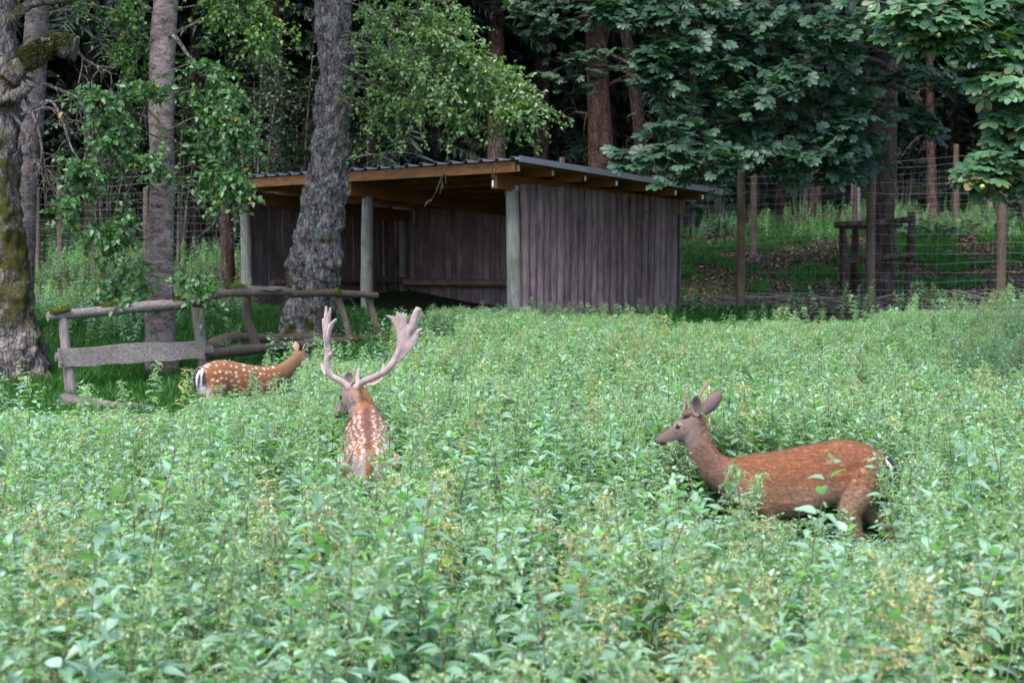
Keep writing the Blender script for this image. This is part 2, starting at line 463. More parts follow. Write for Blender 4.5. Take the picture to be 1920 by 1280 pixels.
def make_shed():
    base = np.array([0.02, 26.0, EYE - 0.95])
    S = empty('open_front_shed', base, -math.pi / 4)
    tag(S, 'open-front wooden deer shed with slab board walls and low metal roof', 'shed')
    W, D, SL = 7.35, 4.09, 0.0677
    zr = lambda y: 2.56 - SL * y                      # underside of the roof deck
    ang = -math.atan(SL)
    slabs = [slab_mesh(s) for s in range(5)]
    rr = random.Random(3)
    def board(x, y, rz, top):
        place('board', rr.choice(slabs), S, (x, y, top - 2.6 + rr.uniform(-0.012, 0.012)), (rr.uniform(-0.006, 0.006), rr.uniform(-0.008, 0.008), rz + rr.uniform(-0.05, 0.05)),
              (rr.uniform(0.9, 1.06), rr.uniform(0.8, 1.25), 1))
    n = 24
    for i in range(n):
        y = 0.19 + i * (D - 0.12) / n
        board(0.085, y + rr.uniform(-0.008, 0.008), -math.pi / 2, 2.30 - 0.036 * y)
        board(-W - 0.085, y, math.pi / 2, 2.30 - 0.036 * y)
    for i in range(46):
        board(-W - 0.13 + (i + 0.5) * (W + 0.2) / 46, D + 0.10, 0, 2.20)
    # posts
    def post(x, y, r, h, z0=-0.7):
        mb = MB()
        zz = np.linspace(z0, h, 12)
        path = np.stack([x + 0.012 * np.sin(zz * 2 + x), y + 0.01 * np.cos(zz * 1.7 + x), zz], 1)
        tube(mb, path, np.linspace(r * 1.08, r * 0.95, 12), 16, rough=0.06, rscale=4)
        p = mb.build('post', M_POST, S, origin=(x, y, 0)); p.location = (x, y, 0)
    for x in (0, -W / 2, -W): post(x, 0, 0.112, 2.19)
    for x in (-0.03, -W / 2, -W + 0.03): post(x, D - 0.08, 0.09, 1.93)
    # beams front to back on the posts
    for x in (0, -W / 2, -W):
        mb = MB(); M = Matrix.Translation((x, 0, 2.42)) @ Matrix.Rotation(ang, 4, 'X')
        box(mb, (-0.06, -0.42, -0.25), (0.06, 4.35, 0.0), M=M)
        b = mb.build('beam', M_BEAMY, S, smooth=False, origin=(0, 0, 0))
        mb = MB(); box(mb, (-0.05, -0.424, -0.22), (-0.012, -0.421, -0.12), M=M)
        mb.build('end_plate', M_PLATE, b, smooth=False, origin=(0, 0, 0))
        mb = MB(); box(mb, (0.065, -0.03, 2.06), (0.074, 0.05, 2.26)); 
        if x == 0: mb = MB(); box(mb, (-0.074, -0.13, 2.10), (-0.068, -0.05, 2.30))
        mb.build('bracket', M_PLATE if x else plain_mat('dark bracket', (0.05, 0.055, 0.06), 0.5), b, smooth=False, origin=(0, 0, 0))
    # purlins along the width
    for i, y in enumerate((-0.45, 0.33, 1.1, 1.88, 2.66, 3.44, 4.2)):
        mb = MB(); M = Matrix.Translation((0, 0, zr(y)))
        hgt = 0.15 if i == 0 else 0.135
        box(mb, (-W - 0.42, y - 0.045, -hgt), (0.50 + rr.uniform(-0.05, 0.07), y + 0.045, 0), M=M)
        b = mb.build('purlin', M_BEAM, S, smooth=False, origin=(0, 0, 0))
        mb = MB(); box(mb, (0.575, y - 0.03, -hgt + 0.01), (0.578, y + 0.02, -0.05), M=M)
        mb.build('end_plate', M_PLATE, b, smooth=False, origin=(0, 0, 0))
    # deck under the sheets
    mb = MB(); M = Matrix.Translation((0, 0, 2.56)) @ Matrix.Rotation(ang, 4, 'X')
    box(mb, (-W - 0.4, -0.47, 0.002), (0.45, 4.55, 0.02), M=M)
    mb.build('roof_deck', M_CEIL, S, smooth=False, origin=(0, 0, 0))
    # trapezoid roof sheets
    x0, x1, pitch = -W - 0.5, 0.70, 0.36
    x = x1; 
    while x > x0 + 0.05:
        xe = max(x0, x - pitch * 3)
        mb = MB(); prof = []
        q = x
        while q > xe + 1e-6:
            for dx, dz in ((0, 0.028), (0.10, 0.028), (0.13, 0.075), (0.19, 0.075), (0.22, 0.028)):
                if q - dx > xe: prof.append((q - dx, dz))
            q -= pitch
        prof.append((xe + 0.001, 0.028))
        prof = np.array(prof); m = len(prof)
        rows = []
        for y in (-0.56, 4.66):
            for th in (0.0, 0.006):
                rows.append(np.stack([prof[:, 0], np.full(m, y), prof[:, 1] + th], 1))
        v = np.concatenate(rows); v = v @ np.array(M)[:3, :3].T + np.array(M)[:3, 3]
        j = np.arange(m - 1)
        def strip(a, b): return np.stack([a * m + j, a * m + j + 1, b * m + j + 1, b * m + j], -1)
        f = np.concatenate([strip(0, 2)[:, ::-1], strip(1, 3), strip(0, 1), strip(2, 3)[:, ::-1]])
        f = np.vstack([f, [[0, m, 3 * m, 2 * m], [m - 1, 3 * m - 1, 4 * m - 1, 2 * m - 1]]])
        mb.add(v, f)
        mb.build('roof_sheet', M_ROOF, S, smooth=False, origin=(0, 0, 0))
        x = xe
    mb = MB(); box(mb, (0.70, -0.57, -0.01), (0.716, 4.67, 0.085), M=M)
    mb.build('verge_trim', M_ROOF, S, smooth=False, origin=(0, 0, 0))
    # rub rails inside
    for a, b in (((-W + 0.16, 0.5, 0.62), (-W + 0.16, D - 0.1, 0.66)), ((-W + 0.2, D - 0.2, 0.62), (-0.15, D - 0.2, 0.60))):
        mb = MB(); tube(mb, smoothpath([a, tuple((np.array(a) + np.array(b)) / 2 + np.array([0, 0, 0.02])), b], 14), 0.07, 12, rough=0.15)
        mb.build('rub_rail', M_FPOST, S, origin=(0, 0, 0))
make_shed()

# ------------------------------------------------------------------ old rails round the trees
def log_part(name, pts, rad, mat, parent, sides=12, n=16, rough=0.22, seed=0, scl=5):
    mb = MB(); p = smoothpath(pts, n)
    r = np.interp(np.linspace(0, 1, n), np.linspace(0, 1, len(np.atleast_1d(rad))), np.atleast_1d(rad)) if np.size(rad) > 1 else rad
    tube(mb, p, r, sides, rough=rough, rscale=scl, seed=seed)
    return mb.build(name, mat, parent)

def plank_part(name, a, b, h, th, mat, parent, nrmv=(0, -1, 0)):
    a, b = np.array(a), np.array(b); d = nrm(b - a); up = np.array([0, 0, 1.0]); up = nrm(up - d * np.dot(up, d)); s = np.cross(d, up)
    L = np.linalg.norm(b - a); mb = MB(); rows = []
    n = 14
    for i in range(n):
        t = i / (n - 1); c = a + d * L * t
        wv = 0.012 * math.sin(t * 9 + h * 70); e = 0.008 * math.sin(t * 23)
        for sy, sz in ((-1, -1), (1, -1), (1, 1), (-1, 1)):
            rows.append(c + s * sy * th / 2 + up * (sz * h / 2 + (wv if sz > 0 else e)))
    v = np.array(rows); i = np.arange(n - 1)[:, None] * 4; j = np.arange(4)[None]; k = (j + 1) % 4
    mb.add(v, np.stack([i + j, i + k, i + 4 + k, i + 4 + j], -1).reshape(-1, 4))
    mb.add(v[:4], [[3, 2, 1, 0]]); mb.add(v[-4:], [[0, 1, 2, 3]])
    return mb.build(name, mat, parent, smooth=False)

def moss_fuzz(mb, path, rad, n, r, lo=-0.35, size=0.022):
    path = np.asarray(path); i = r.integers(0, len(path) - 1, n); u = r.random((n, 1))
    c = path[i] * (1 - u) + path[i + 1] * u; rd = np.broadcast_to(rad, (len(path),))[i][:, None]
    t = nrm(path[i + 1] - path[i]); d = r.normal(size=(n, 3)); d[:, 2] = np.abs(d[:, 2]) + lo
    d = nrm(d - t * (d * t).sum(1)[:, None])
    b = c + d * rd * 0.95
    leaves(mb, b, d + r.normal(size=(n, 3)) * 0.6, r.normal(size=(n, 3)), size * r.uniform(0.5, 1.4, n), size * 0.45, np.array([0.055, 0.060, 0.012]) * r.uniform(0.35, 1.7, (n, 1)))

def moss_patch(pts, r, parent, seed=0):
    mb = MB(); p = smoothpath(pts, 12)
    tube(mb, p, r * np.sin(np.linspace(0.15, np.pi - 0.15, 12)) ** 0.5, 10, rough=0.5, rscale=14, seed=seed)
    moss_fuzz(mb, p, r * 0.9, 500, np.random.default_rng(seed), 0.0, 0.018)
    return mb.build('moss', M_MOSS, parent)

R1 = empty('rail_fence', G(130, 18.9))
tag(R1, 'old rail fence of mossy top log and wide grey plank before pale birch', 'rail fence')
log_part('post', [P(138, 765, 18.8), P(124, 660, 18.8), P(116, 574, 18.8)], (0.075, 0.06, 0.05), M_RAILPOST, R1, seed=1)
log_part('post', [P(385, 745, 19.9), P(376, 660, 19.9), P(362, 550, 19.9)], (0.065, 0.055, 0.05), M_RAILPOST, R1, seed=2)
log_part('post', [P(393, 745, 20.2), P(383, 650, 20.2), P(374, 556, 20.2)], (0.05, 0.045, 0.04), M_RAILPOST, R1, seed=8)
a = log_part('top_rail', [P(89, 594, 18.7), P(200, 582, 19.1), P(300, 573, 19.4), P(388, 566, 19.75)], (0.058, 0.066, 0.07, 0.058), M_RAIL, R1, n=26, seed=3)
moss_patch([P(92, 586, 18.68), P(110, 582, 18.72), P(132, 579, 18.8)], 0.04, a, 1)
moss_patch([P(188, 576, 19.04), P(205, 573, 19.1), P(220, 572, 19.15)], 0.035, a, 2)
moss_patch([P(322, 562, 19.45), P(335, 560, 19.5), P(350, 559, 19.55)], 0.03, a, 3)
moss_patch([P(377, 560, 19.6), P(384, 562, 19.66), P(390, 566, 19.7)], 0.05, a, 4)
plank_part('plank', P(110, 671, 18.66), P(382, 654, 19.75), 0.225, 0.05, M_RAIL, R1)
log_part('bottom_rail', [P(104, 669, 18.85), P(240, 660, 19.3), P(396, 657, 20.0)], 0.062, M_RAIL, R1, n=20, seed=5)

R2 = empty('rail_fence', G(470, 21.8))
tag(R2, 'dark broken rail fence with crooked leaning posts round the thick lichen-covered trunk', 'rail fence')
log_part('post', [P(488, 672, 21.9), P(474, 630, 21.9), P(462, 590, 21.9), P(463, 545, 21.9)], (0.07, 0.065, 0.06, 0.062), M_FPOST, R2, seed=11)
log_part('post', [P(660, 668, 23.2), P(650, 610, 23.2), P(630, 548, 23.2)], (0.055, 0.05, 0.05), M_FPOST, R2, seed=12)
log_part('post', [P(722, 660, 23.6), P(708, 618, 23.6), P(690, 556, 23.6)], (0.06, 0.055, 0.05), M_FPOST, R2, seed=13)
log_part('top_rail', [P(372, 556, 20.3), P(440, 549, 21.1), P(545, 547, 22.3)], (0.05, 0.055, 0.05), M_FPOST, R2, seed=14)
log_part('top_rail', [P(538, 552, 22.3), P(620, 549, 23.0), P(707, 554, 23.6)], (0.05, 0.05, 0.045), M_FPOST, R2, seed=15)
b = plank_part('plank', P(420, 542, 21.2), P(520, 540, 22.0), 0.05, 0.3, M_RAIL, R2)
moss_patch([P(422, 538, 21.1), P(440, 539, 21.2), P(460, 539, 21.35)], 0.045, b, 5)
moss_patch([P(628, 543, 23.0), P(633, 549, 23.05), P(636, 556, 23.1)], 0.05, b, 6)
log_part('bottom_rail', [P(384, 664, 20.1), P(470, 655, 21.0), P(560, 647, 22.0), P(720, 633, 23.5)], (0.075, 0.066, 0.062, 0.06), M_FPOST, R2, n=24, seed=16)
log_part('bottom_rail', [P(392, 652, 21.6), P(420, 638, 21.9), P(440, 632, 22.1), P(520, 634, 22.7), P(640, 632, 23.6)], (0.09, 0.085, 0.07, 0.06, 0.06), M_FPOST, R2, n=24, seed=17)

FL = empty('fallen_log', G(190, 17.9))
tag(FL, 'weathered fallen log lying in the nettles at the foot of the rail fence', 'log')
log_part('log_wood', [G(118, 18.3) + [0, 0, 0.10], G(200, 17.9) + [0, 0, 0.09], G(290, 17.6) + [0, 0, 0.07]], (0.10, 0.09, 0.075), M_RAIL, FL, n=18, seed=21)

# ------------------------------------------------------------------ wire fences
def wire_fence(label, posts, hgt, wires, tops=None, dv=0.3):
    F = empty('wire_fence', G(*posts[0][:2]))
    tag(F, label, 'fence')
    for i, (px, d, hh, rad) in enumerate(posts):
        b = G(px, d, 0.3); t = b + np.array([0.02 * math.sin(i * 3), 0, hh + 0.3])
        mb = MB(); n = 10
        tube(mb, smoothpath([b, (b + t) / 2 + np.array([0.01 * math.cos(i * 5), 0, 0]), t], n), np.linspace(rad * 1.05, rad * 0.93, n), 14, rough=0.06, rscale=5, seed=i)
        mb.build('post', M_FPOST, F)
    for k in range(wires):
        z = 0.08 + (hgt - 0.12) * (k / (wires - 1)) ** 1.15
        pts = []
        for i in range(len(posts) - 1):
            for t in np.linspace(0, 1, 8, endpoint=False):
                px = posts[i][0]; a, b = G(posts[i][0], posts[i][1]), G(posts[i + 1][0], posts[i + 1][1])
                q = a * (1 - t) + b * t; q = q + np.array([0, -0.08, z - 0.03 * math.sin(math.pi * t) + 0.012 * math.sin(i * 7 + k * 3 + t * 9)])
                pts.append(q)
        pts.append(G(posts[-1][0], posts[-1][1]) + np.array([0, -0.08, z]))
        mb = MB(); tube(mb, np.array(pts), 0.0017 if k < wires - 2 else 0.0028, 4, cap=False); mb.build('wire', M_WIRE, F)
    mb = MB()
    for i in range(len(posts) - 1):
        a, b = G(posts[i][0], posts[i][1]), G(posts[i + 1][0], posts[i + 1][1])
        L = np.linalg.norm(b - a); m = int(L / dv)
        for j in range(m):
            t = (j + 0.5) / m; q = a * (1 - t) + b * t; q[1] -= 0.08
            sw = 0.03 * np.sin(np.linspace(0, 3, 4) + i + j)
            zz = np.linspace(0.05, hgt * 0.83, 4)
            tube(mb, np.stack([q[0] + sw, np.full(4, q[1]), q[2] + zz], 1), 0.0011, 3, cap=False)
    o = mb.build('wire_mesh', M_WIRE, F); tag(o, kind='stuff')

wire_fence('tall wire fence on thick dark posts behind the nettles beside the shed wall',
           [(1266, 30.6, 2.45, 0.07), (1388, 29.2, 2.62, 0.078), (1632, 28.6, 2.6, 0.085), (1876, 28.2, 2.6, 0.09), (2140, 28, 2.5, 0.085)], 2.4, 15)
wire_fence('far wire fence with thin posts at the forest edge behind the shed',
           [(-60, 36, 2.0, 0.06), (72, 36, 2.0, 0.065), (115, 36.2, 2.05, 0.065), (275, 36.6, 1.9, 0.065), (480, 37, 1.9, 0.06), (760, 37.5, 1.9, 0.06), (1055, 38, 2.55, 0.075), (1225, 39, 2.3, 0.07),
            (1413, 40, 2.15, 0.085), (1600, 42.3, 2.2, 0.07), (1790, 45, 2.5, 0.085), (2050, 48, 2.4, 0.08)], 2.2, 14)

# tree guard crib round the chestnut trunk
CR = empty('tree_guard', G(1640, 31.2))
tag(CR, 'dark log crib standing round the chestnut trunk behind the wire fence', 'tree guard')
for i, (px, d, top, lean) in enumerate(((1585, 30.3, 418, 5), (1600, 31.8, 420, -4), (1672, 32.2, 416, 2), (1700, 30.6, 398, -10))):
    b = G(px, d, 0.15)
    log_part('post', [b, (b + P(px - lean, top, d)) / 2, P(px - lean, top, d)], (0.085, 0.075, 0.07), M_BARK_DARK, CR, seed=30 + i)
for i, (a, b) in enumerate((((1566, 422, 30.2), (1705, 412, 30.5)), ((1565, 490, 30.2), (1712, 478, 30.5)), ((1580, 424, 32), (1690, 420, 32.4)), ((1580, 484, 32), (1690, 482, 32.4)))):
    log_part('rail', [P(*a), (P(*a) + P(*b)) / 2 + np.array([0, 0, -0.02]), P(*b)], 0.06, M_BARK_DARK, CR, seed=40 + i)

# ------------------------------------------------------------------ trees
def pxpath(pts, d):
    """[(px, py, halfwidth px[, depth])] -> Nx4 array of points and radii"""
    out = []
    for p in pts:
        dd = p[3] if len(p) > 3 else d
        out.append([*P(p[0], p[1], dd), p[2] * dd / FPX])
    return np.array(out)

def trunk(parent, pts4, mat, sides=28, n=70, rough=0.16, rscale=5.0, seed=0, name='trunk', mossy=None):
    p = smoothpath(pts4, n)
    mb = MB()
    t = np.linspace(0, 1, n)
    g = np.full(n, 0.5) if mossy is None else np.interp(t, *mossy)
    tube(mb, p[:, :3], np.maximum(p[:, 3], 0.004), sides, rough=rough, rscale=rscale, seed=seed, col=np.stack([g * 0 + 0.5, g, g * 0 + 0.5], 1))
    return mb.build(name, mat, parent)

def rdir(n, r=rng):
    v = r.normal(size=(n, 3)); return nrm(v)

def leaf_cols(n, c1, c2, yellow=0.01, r=rng):
    t = r.random((n, 1)); c = np.array(c1) * (1 - t) + np.array(c2) * t
    y = r.random(n) < yellow
    c[y] = np.array([0.30, 0.22, 0.03])
    return c

def twigs(ml, mw, limbs, per_m, tl, nleaf, L, W, c1, c2, t0=0.25, spread=1.0, droop=0.35, yellow=0.01, up=0.0, flat=0.6, sub=True, wcol=(1, 1, 1), tw=0.004):
    """leafy twigs along limbs (each Nx4); leaves go to ml, wood to mw"""
    for lb in limbs:
        p = smoothpath(lb, 24)
        tube(mw, p[:, :3], np.maximum(p[:, 3], 0.004), 6, wcol)
        Ln = np.linalg.norm(np.diff(p[:, :3], axis=0), axis=1).sum()
        k = max(3, int(Ln * per_m))
        for _ in range(k):
            t = t0 + (1 - t0) * rng.random() ** 0.8
            i = t * 23; a = int(min(22, i)); u = i - a
            q = p[a, :3] * (1 - u) + p[a + 1, :3] * u
            fw = nrm(p[min(23, a + 1), :3] - p[a, :3])
            d = rng.normal(size=3); d[2] *= flat; d = nrm(d) * spread + fw * 0.7; d[2] += up; d = nrm(d)
            ll = tl * rng.uniform(0.5, 1.25)
            ts = np.linspace(0, 1, 6)[:, None]
            path = q + d * ll * ts + np.array([0, 0, -1.0]) * droop * ll * ts ** 2
            tube(mw, path, np.linspace(tw, tw * 0.4, 6), 3, wcol, cap=False)
            m = max(2, int(nleaf * rng.uniform(0.6, 1.3)))
            lt = rng.uniform(0.12, 1.0, m)[:, None]
            b = q + d * ll * lt + np.array([0, 0, -1.0]) * droop * ll * lt ** 2 + rng.normal(scale=0.02, size=(m, 3))
            ld = d * 0.5 + rng.normal(size=(m, 3)) * 0.8; ld[:, 2] -= 0.45
            nn = np.array([0, -0.35, 0.8]) + rng.normal(size=(m, 3)) * 0.55
            s = rng.uniform(0.65, 1.2, m)
            leaves(ml, b, ld, nn, L * s, W * s, leaf_cols(m, c1, c2, yellow))

def canopy(ml, cen, rad, n, size, c1, c2, clumps=60):
    """upper crown: leaf clumps through an ellipsoid"""
    cc = rdir(clumps) * (rng.random((clumps, 1)) ** 0.4) * np.array(rad) + np.array(cen)
    k = rng.integers(0, clumps, n)
    b = cc[k] + rng.normal(size=(n, 3)) * np.array(rad).mean() * 0.14
    ld = rng.normal(size=(n, 3)); ld[:, 2] -= 0.3
    nn = np.array([0, 0, 0.8]) + rng.normal(size=(n, 3)) * 0.5
    s = rng.uniform(0.7, 1.3, n)
    leaves(ml, b, ld, nn, size * s, size * 0.75 * s, leaf_cols(n, c1, c2, 0))

BG1, BG2 = (0.035, 0.082, 0.02), (0.085, 0.16, 0.04)        # birch greens
DG1, DG2 = (0.022, 0.055, 0.022), (0.05, 0.105, 0.04)       # shaded shrub greens

def limb(pts, d, r0=5, r1=1.2):
    n = len(pts)
    return pxpath([(p[0], p[1], r0 + (r1 - r0) * i / (n - 1), p[2] if len(p) > 2 else d) for i, p in enumerate(pts)], d)

def branchlets(mb, pts4, n, ln, col=(1, 1, 1), depth=2):
    p = smoothpath(pts4, 20)
    tube(mb, p[:, :3], np.maximum(p[:, 3], 0.004), 6, col)
    if depth == 0: return
    for _ in range(n):
        i = rng.integers(5, 19)
        d = nrm(p[i, :3] - p[i - 1, :3]) * 0.7 + rng.normal(size=3) * 0.65; d[2] -= 0.35; d = nrm(d)
        l = ln * rng.uniform(0.4, 1.2)
        q = p[i, :3]
        mid = q + d * l * 0.5 + rng.normal(size=3) * l * 0.09
        end = q + d * l + np.array([0, 0, -0.25 * l]) + rng.normal(size=3) * l * 0.1
        r = p[i, 3] * 0.55
        branchlets(mb, np.array([[*q, r], [*mid, r * 0.7], [*end, r * 0.25]]), max(2, n // 2), ln * 0.5, col, depth - 1)

# --- thick old mossy tree at the left edge
T = empty('old_tree', G(45, 20))
tag(T, 'thick leaning old tree with dark mossy bark and a broken mossy branch stub', 'tree')
trunk(T, pxpath([(48, 745, 62), (40, 700, 52), (28, 640, 48), (14, 560, 45), (2, 460, 42), (-4, 380, 40), (-2, 280, 37), (2, 180, 36), (-2, 80, 34), (-8, -60, 32), (-20, -300, 26), (-40, -600, 16)], 20),
      M_BARK_OLD, 48, 160, 0.24, 7, 1, mossy=([0, 0.1, 0.3, 0.5, 1], [0.6, 0.5, 0.62, 0.55, 0.4]))
mb = MB()
for pts, r0, r1 in (([(18, 150), (45, 118), (70, 100), (100, 88), (124, 87), (143, 92)], 19, 20), ([(20, 40), (40, 18), (80, 4), (150, -6), (240, -40)], 9, 5), ([(-10, 190), (40, 175), (52, 158)], 10, 12)):
    p = smoothpath(limb(pts, 19.7, r0, r1), 22)
    tube(mb, p[:, :3], p[:, 3], 18, rough=0.5, rscale=9, col=(0.5, 0.60, 0.5))
mb.build('limb', M_BARK_OLD, T)
mz = MB(); r_ = np.random.default_rng(5)
p = smoothpath(limb([(45, 118), (70, 100), (100, 88), (142, 90)], 19.7, 20, 22), 22); moss_fuzz(mz, p[:, :3], p[:, 3], 5200, r_, -0.1, 0.034)
p = smoothpath(limb([(20, 40), (40, 18), (80, 4), (150, -6)], 19.7, 9, 6), 22); moss_fuzz(mz, p[:, :3], p[:, 3], 900, r_, 0.2, 0.022)
tag(mz.build('moss', M_LITTER, T), kind='stuff')
mb = MB()
for pts in ([(30, 138), (110, 168), (150, 188), (172, 232), (174, 310)], [(60, 205), (95, 190), (118, 230), (138, 285), (180, 338)], [(150, 190), (180, 248), (218, 290), (228, 302)],
            [(40, 215), (75, 205), (90, 192), (140, 186)], [(35, 150), (70, 240), (82, 300), (90, 340)], [(140, 90), (170, 120), (215, 128)], [(20, 210), (50, 250), (62, 300), (112, 330)]):
    branchlets(mb, limb(pts, 19.8, 4.2, 1.0), 7, 0.42)
tag(mb.build('dead_branches', M_TWIG, T), kind='stuff')
ml, mw = MB(), MB()
twigs(ml, mw, [limb([(0, -60), (90, -40), (190, -20)], 19.5), limb([(0, -40), (120, 0), (240, 30), (280, 110)], 20.5)], 9, 0.5, 12, 0.06, 0.045, BG1, BG2)
canopy(ml, P(-60, -560, 20), (3.5, 3.5, 2.4), 7000, 0.13, BG1, BG2)
canopy(ml, P(-60, -900, 20), (3.5, 3.5, 2.4), 5000, 0.14, BG1, BG2)
tag(mw.build('twigs', M_TWIG, T), kind='stuff'); tag(ml.build('crown', M_BIRCHLEAF, T), kind='stuff')

T = empty('birch_tree', G(45, 24.2))
tag(T, 'slim grey birch trunk standing close behind the thick mossy old tree', 'tree')
trunk(T, pxpath([(38, 660, 30), (36, 560, 27), (40, 470, 25), (45, 380, 24), (55, 250, 24), (64, 140, 23), (70, 30, 22), (80, -200, 20), (90, -500, 12)], 24.2), M_BARK_BIRCH, 24, 70, 0.08, 4, 5)
ml, mw = MB(), MB()
canopy(ml, P(90, -520, 24.2), (2.5, 2.5, 3), 4500, 0.13, BG1, BG2)
canopy(ml, P(120, -430, 29), (4.5, 4.0, 1.8), 8000, 0.14, BG1, BG2)  # unseen leaf mass added overhead to shade the undergrowth behind the rails
canopy(ml, P(420, -470, 30), (3.5, 4.0, 1.6), 6000, 0.14, BG1, BG2)  # another out-of-view mass, added to darken the strip by the far fence
twigs(ml, mw, [limb([(74, -60), (140, -20), (230, 10), (290, 90)], 24.5), limb([(70, 40), (120, 20), (190, 40), (250, 120)], 25)], 8, 0.5, 12, 0.06, 0.045, DG1, BG2)
tag(mw.build('twigs', M_TWIG, T), kind='stuff'); tag(ml.build('crown', M_BIRCHLEAF, T), kind='stuff')

# --- pale birch with leafy low shoots
T = empty('birch_tree', G(302, 20.2))
tag(T, 'pale straight birch with leafy shoots hanging round its trunk, behind the wide grey plank', 'tree')
trunk(T, pxpath([(308, 740, 46), (306, 715, 37), (303, 680, 31), (301, 620, 28), (299, 540, 27), (300, 450, 25), (305, 340, 23), (303, 250, 23), (304, 120, 23.5), (311, 0, 23), (312, -200, 20), (310, -600, 14), (308, -800, 8)], 20.2),
      M_BARK_BIRCH, 32, 120, 0.09, 4, 9, mossy=([0, 0.15, 0.4, 1], [0.62, 0.5, 0.42, 0.35]))
mb = MB(); p = smoothpath(limb([(318, 66), (330, 72), (350, 100), (372, 130)], 20.0, 6, 2), 12); tube(mb, p[:, :3], p[:, 3], 8)
for pts in ([(330, 350), (380, 390), (410, 420), (420, 470)], [(330, 330), (400, 400), (440, 400), (455, 440)], [(420, 380), (400, 420), (370, 450), (365, 480)]):
    branchlets(mb, limb(pts, 20.6, 2.2, 0.8), 5, 0.3)
mb.build('branch', M_TWIG, T)
ml, mw = MB(), MB()
low = [limb(p, 19.9, 1.3, 0.6) for p in (
    [(300, 230), (250, 180, 19.6), (205, 180, 19.4), (170, 175, 19.2)], [(300, 260), (250, 240, 19.5), (210, 250, 19.3), (195, 215, 19.1)], [(300, 300), (250, 290, 19.6), (215, 270, 19.4)],
    [(300, 360), (240, 320, 19.6), (180, 330, 19.4), (150, 315, 19.2)], [(300, 390), (220, 370, 19.6), (160, 365, 19.4), (125, 385, 19.2)], [(300, 410), (250, 410, 19.6), (200, 430, 19.4), (170, 435, 19.3)],
    [(306, 140), (360, 120, 19.7), (410, 140, 19.5), (440, 180, 19.3)], [(306, 190), (360, 170, 19.7), (410, 180, 19.5), (450, 215, 19.3)], [(306, 250), (370, 220, 19.7), (420, 240, 19.5), (462, 262, 19.3)],
    [(306, 300), (360, 270, 19.7), (410, 290, 19.5), (440, 330, 19.3)], [(306, 330), (360, 310, 19.7), (400, 330, 19.5), (448, 335, 19.3)], [(306, 370), (350, 340, 19.7), (410, 350, 19.5), (440, 372, 19.3)],
    [(300, 420), (250, 440, 19.6), (215, 460, 19.4), (230, 420, 19.2)], [(300, 500), (260, 490, 19.7), (225, 520, 19.5), (205, 555, 19.3)], [(305, 510), (345, 505, 19.7), (370, 530, 19.5), (385, 560, 19.4)], [(300, 520), (285, 530, 19.6), (240, 550, 19.3)],
    [(304, 200), (295, 190, 19.5), (270, 150, 19.3)], [(304, 330), (300, 320, 19.4), (290, 300, 19.2)])]
twigs(ml, mw, low, 24, 0.36, 12, 0.085, 0.066, (0.03, 0.092, 0.03), (0.075, 0.165, 0.058), t0=0.3, yellow=0.008)
hi = [limb(p, 20.2, 2.2, 0.8) for p in ([(314, 70), (380, 40), (440, 50), (490, 80)], [(314, 20), (390, 10), (450, 30), (505, 95)], [(314, 0), (380, -20), (450, -5), (500, 45)], [(314, -60), (400, -50), (480, -10), (520, 60)],
     [(308, 40), (270, 20), (240, 50), (235, 100)], [(308, -20), (260, -10), (225, 30)], [(308, 100), (270, 90), (250, 130)])]
twigs(ml, mw, hi, 22, 0.4, 14, 0.068, 0.052, BG1, (0.12, 0.24, 0.04), t0=0.2, yellow=0.01)
canopy(ml, P(330, -560, 20.8), (2.6, 2.6, 1.8), 3000, 0.12, BG1, BG2)
canopy(ml, P(310, -860, 20.8), (2.6, 2.6, 2.4), 3000, 0.13, BG1, BG2)
tag(mw.build('twigs', M_TWIG, T), kind='stuff'); tag(ml.build('crown', M_BIRCHLEAF, T), kind='stuff')

# --- thick lichen-covered trunk in front of the shed
T = empty('lichen_tree', G(578, 23.8))
tag(T, 'thick trunk crusted with grey lichen and moss, standing in front of the shed', 'tree')
trunk(T, pxpath([(574, 665, 66), (576, 640, 56), (580, 600, 49), (585, 540, 46), (592, 480, 45), (602, 410, 40), (612, 350, 36), (619, 280, 33), (625, 200, 32), (630, 110, 32), (622, 0, 31), (618, -200, 28), (616, -500, 20), (620, -800, 9)], 23.8),
      M_BARK_LICHEN, 56, 200, 0.26, 8, 17, mossy=([0, 0.25, 0.45, 1], [0.62, 0.55, 0.42, 0.3]))
ml, mw = MB(), MB()
can = [limb(p, 23.4, 2.6, 0.8) for p in (
    [(640, 70), (720, 55, 23), (800, 60, 22.6), (870, 90, 22.3), (905, 140, 22)], [(640, 100), (740, 100, 23), (840, 120, 22.6), (920, 160, 22.2), (960, 215, 22)], [(645, 130), (750, 140, 23.2), (860, 150, 22.8), (950, 170, 22.4), (1010, 200, 22.1)],
    [(645, 40), (730, 20, 23.2), (810, 30, 22.8), (880, 60, 22.5)], [(650, 150), (740, 170, 23), (820, 200, 22.6), (880, 240, 22.4)], [(650, 160), (770, 180, 23.2), (890, 190, 22.8), (985, 225, 22.3)],
    [(640, 10), (720, -20, 23.4), (800, -10, 23), (850, 20, 22.8)], [(640, 120), (690, 150, 23), (740, 190, 22.6), (790, 225, 22.4)], [(645, 60), (760, 80, 23.6), (880, 150, 23.4), (940, 130, 23.3)],
    [(640, 180), (675, 190, 23), (700, 215, 22.8), (712, 245, 22.7)], [(645, 90), (700, 90, 22.6), (760, 120, 22.3), (830, 170, 22)], [(640, 0), (690, 20, 23), (720, 60, 22.8)], [(700, 110), (830, 90, 22.8), (930, 130, 22.4), (975, 170, 22.2)])]
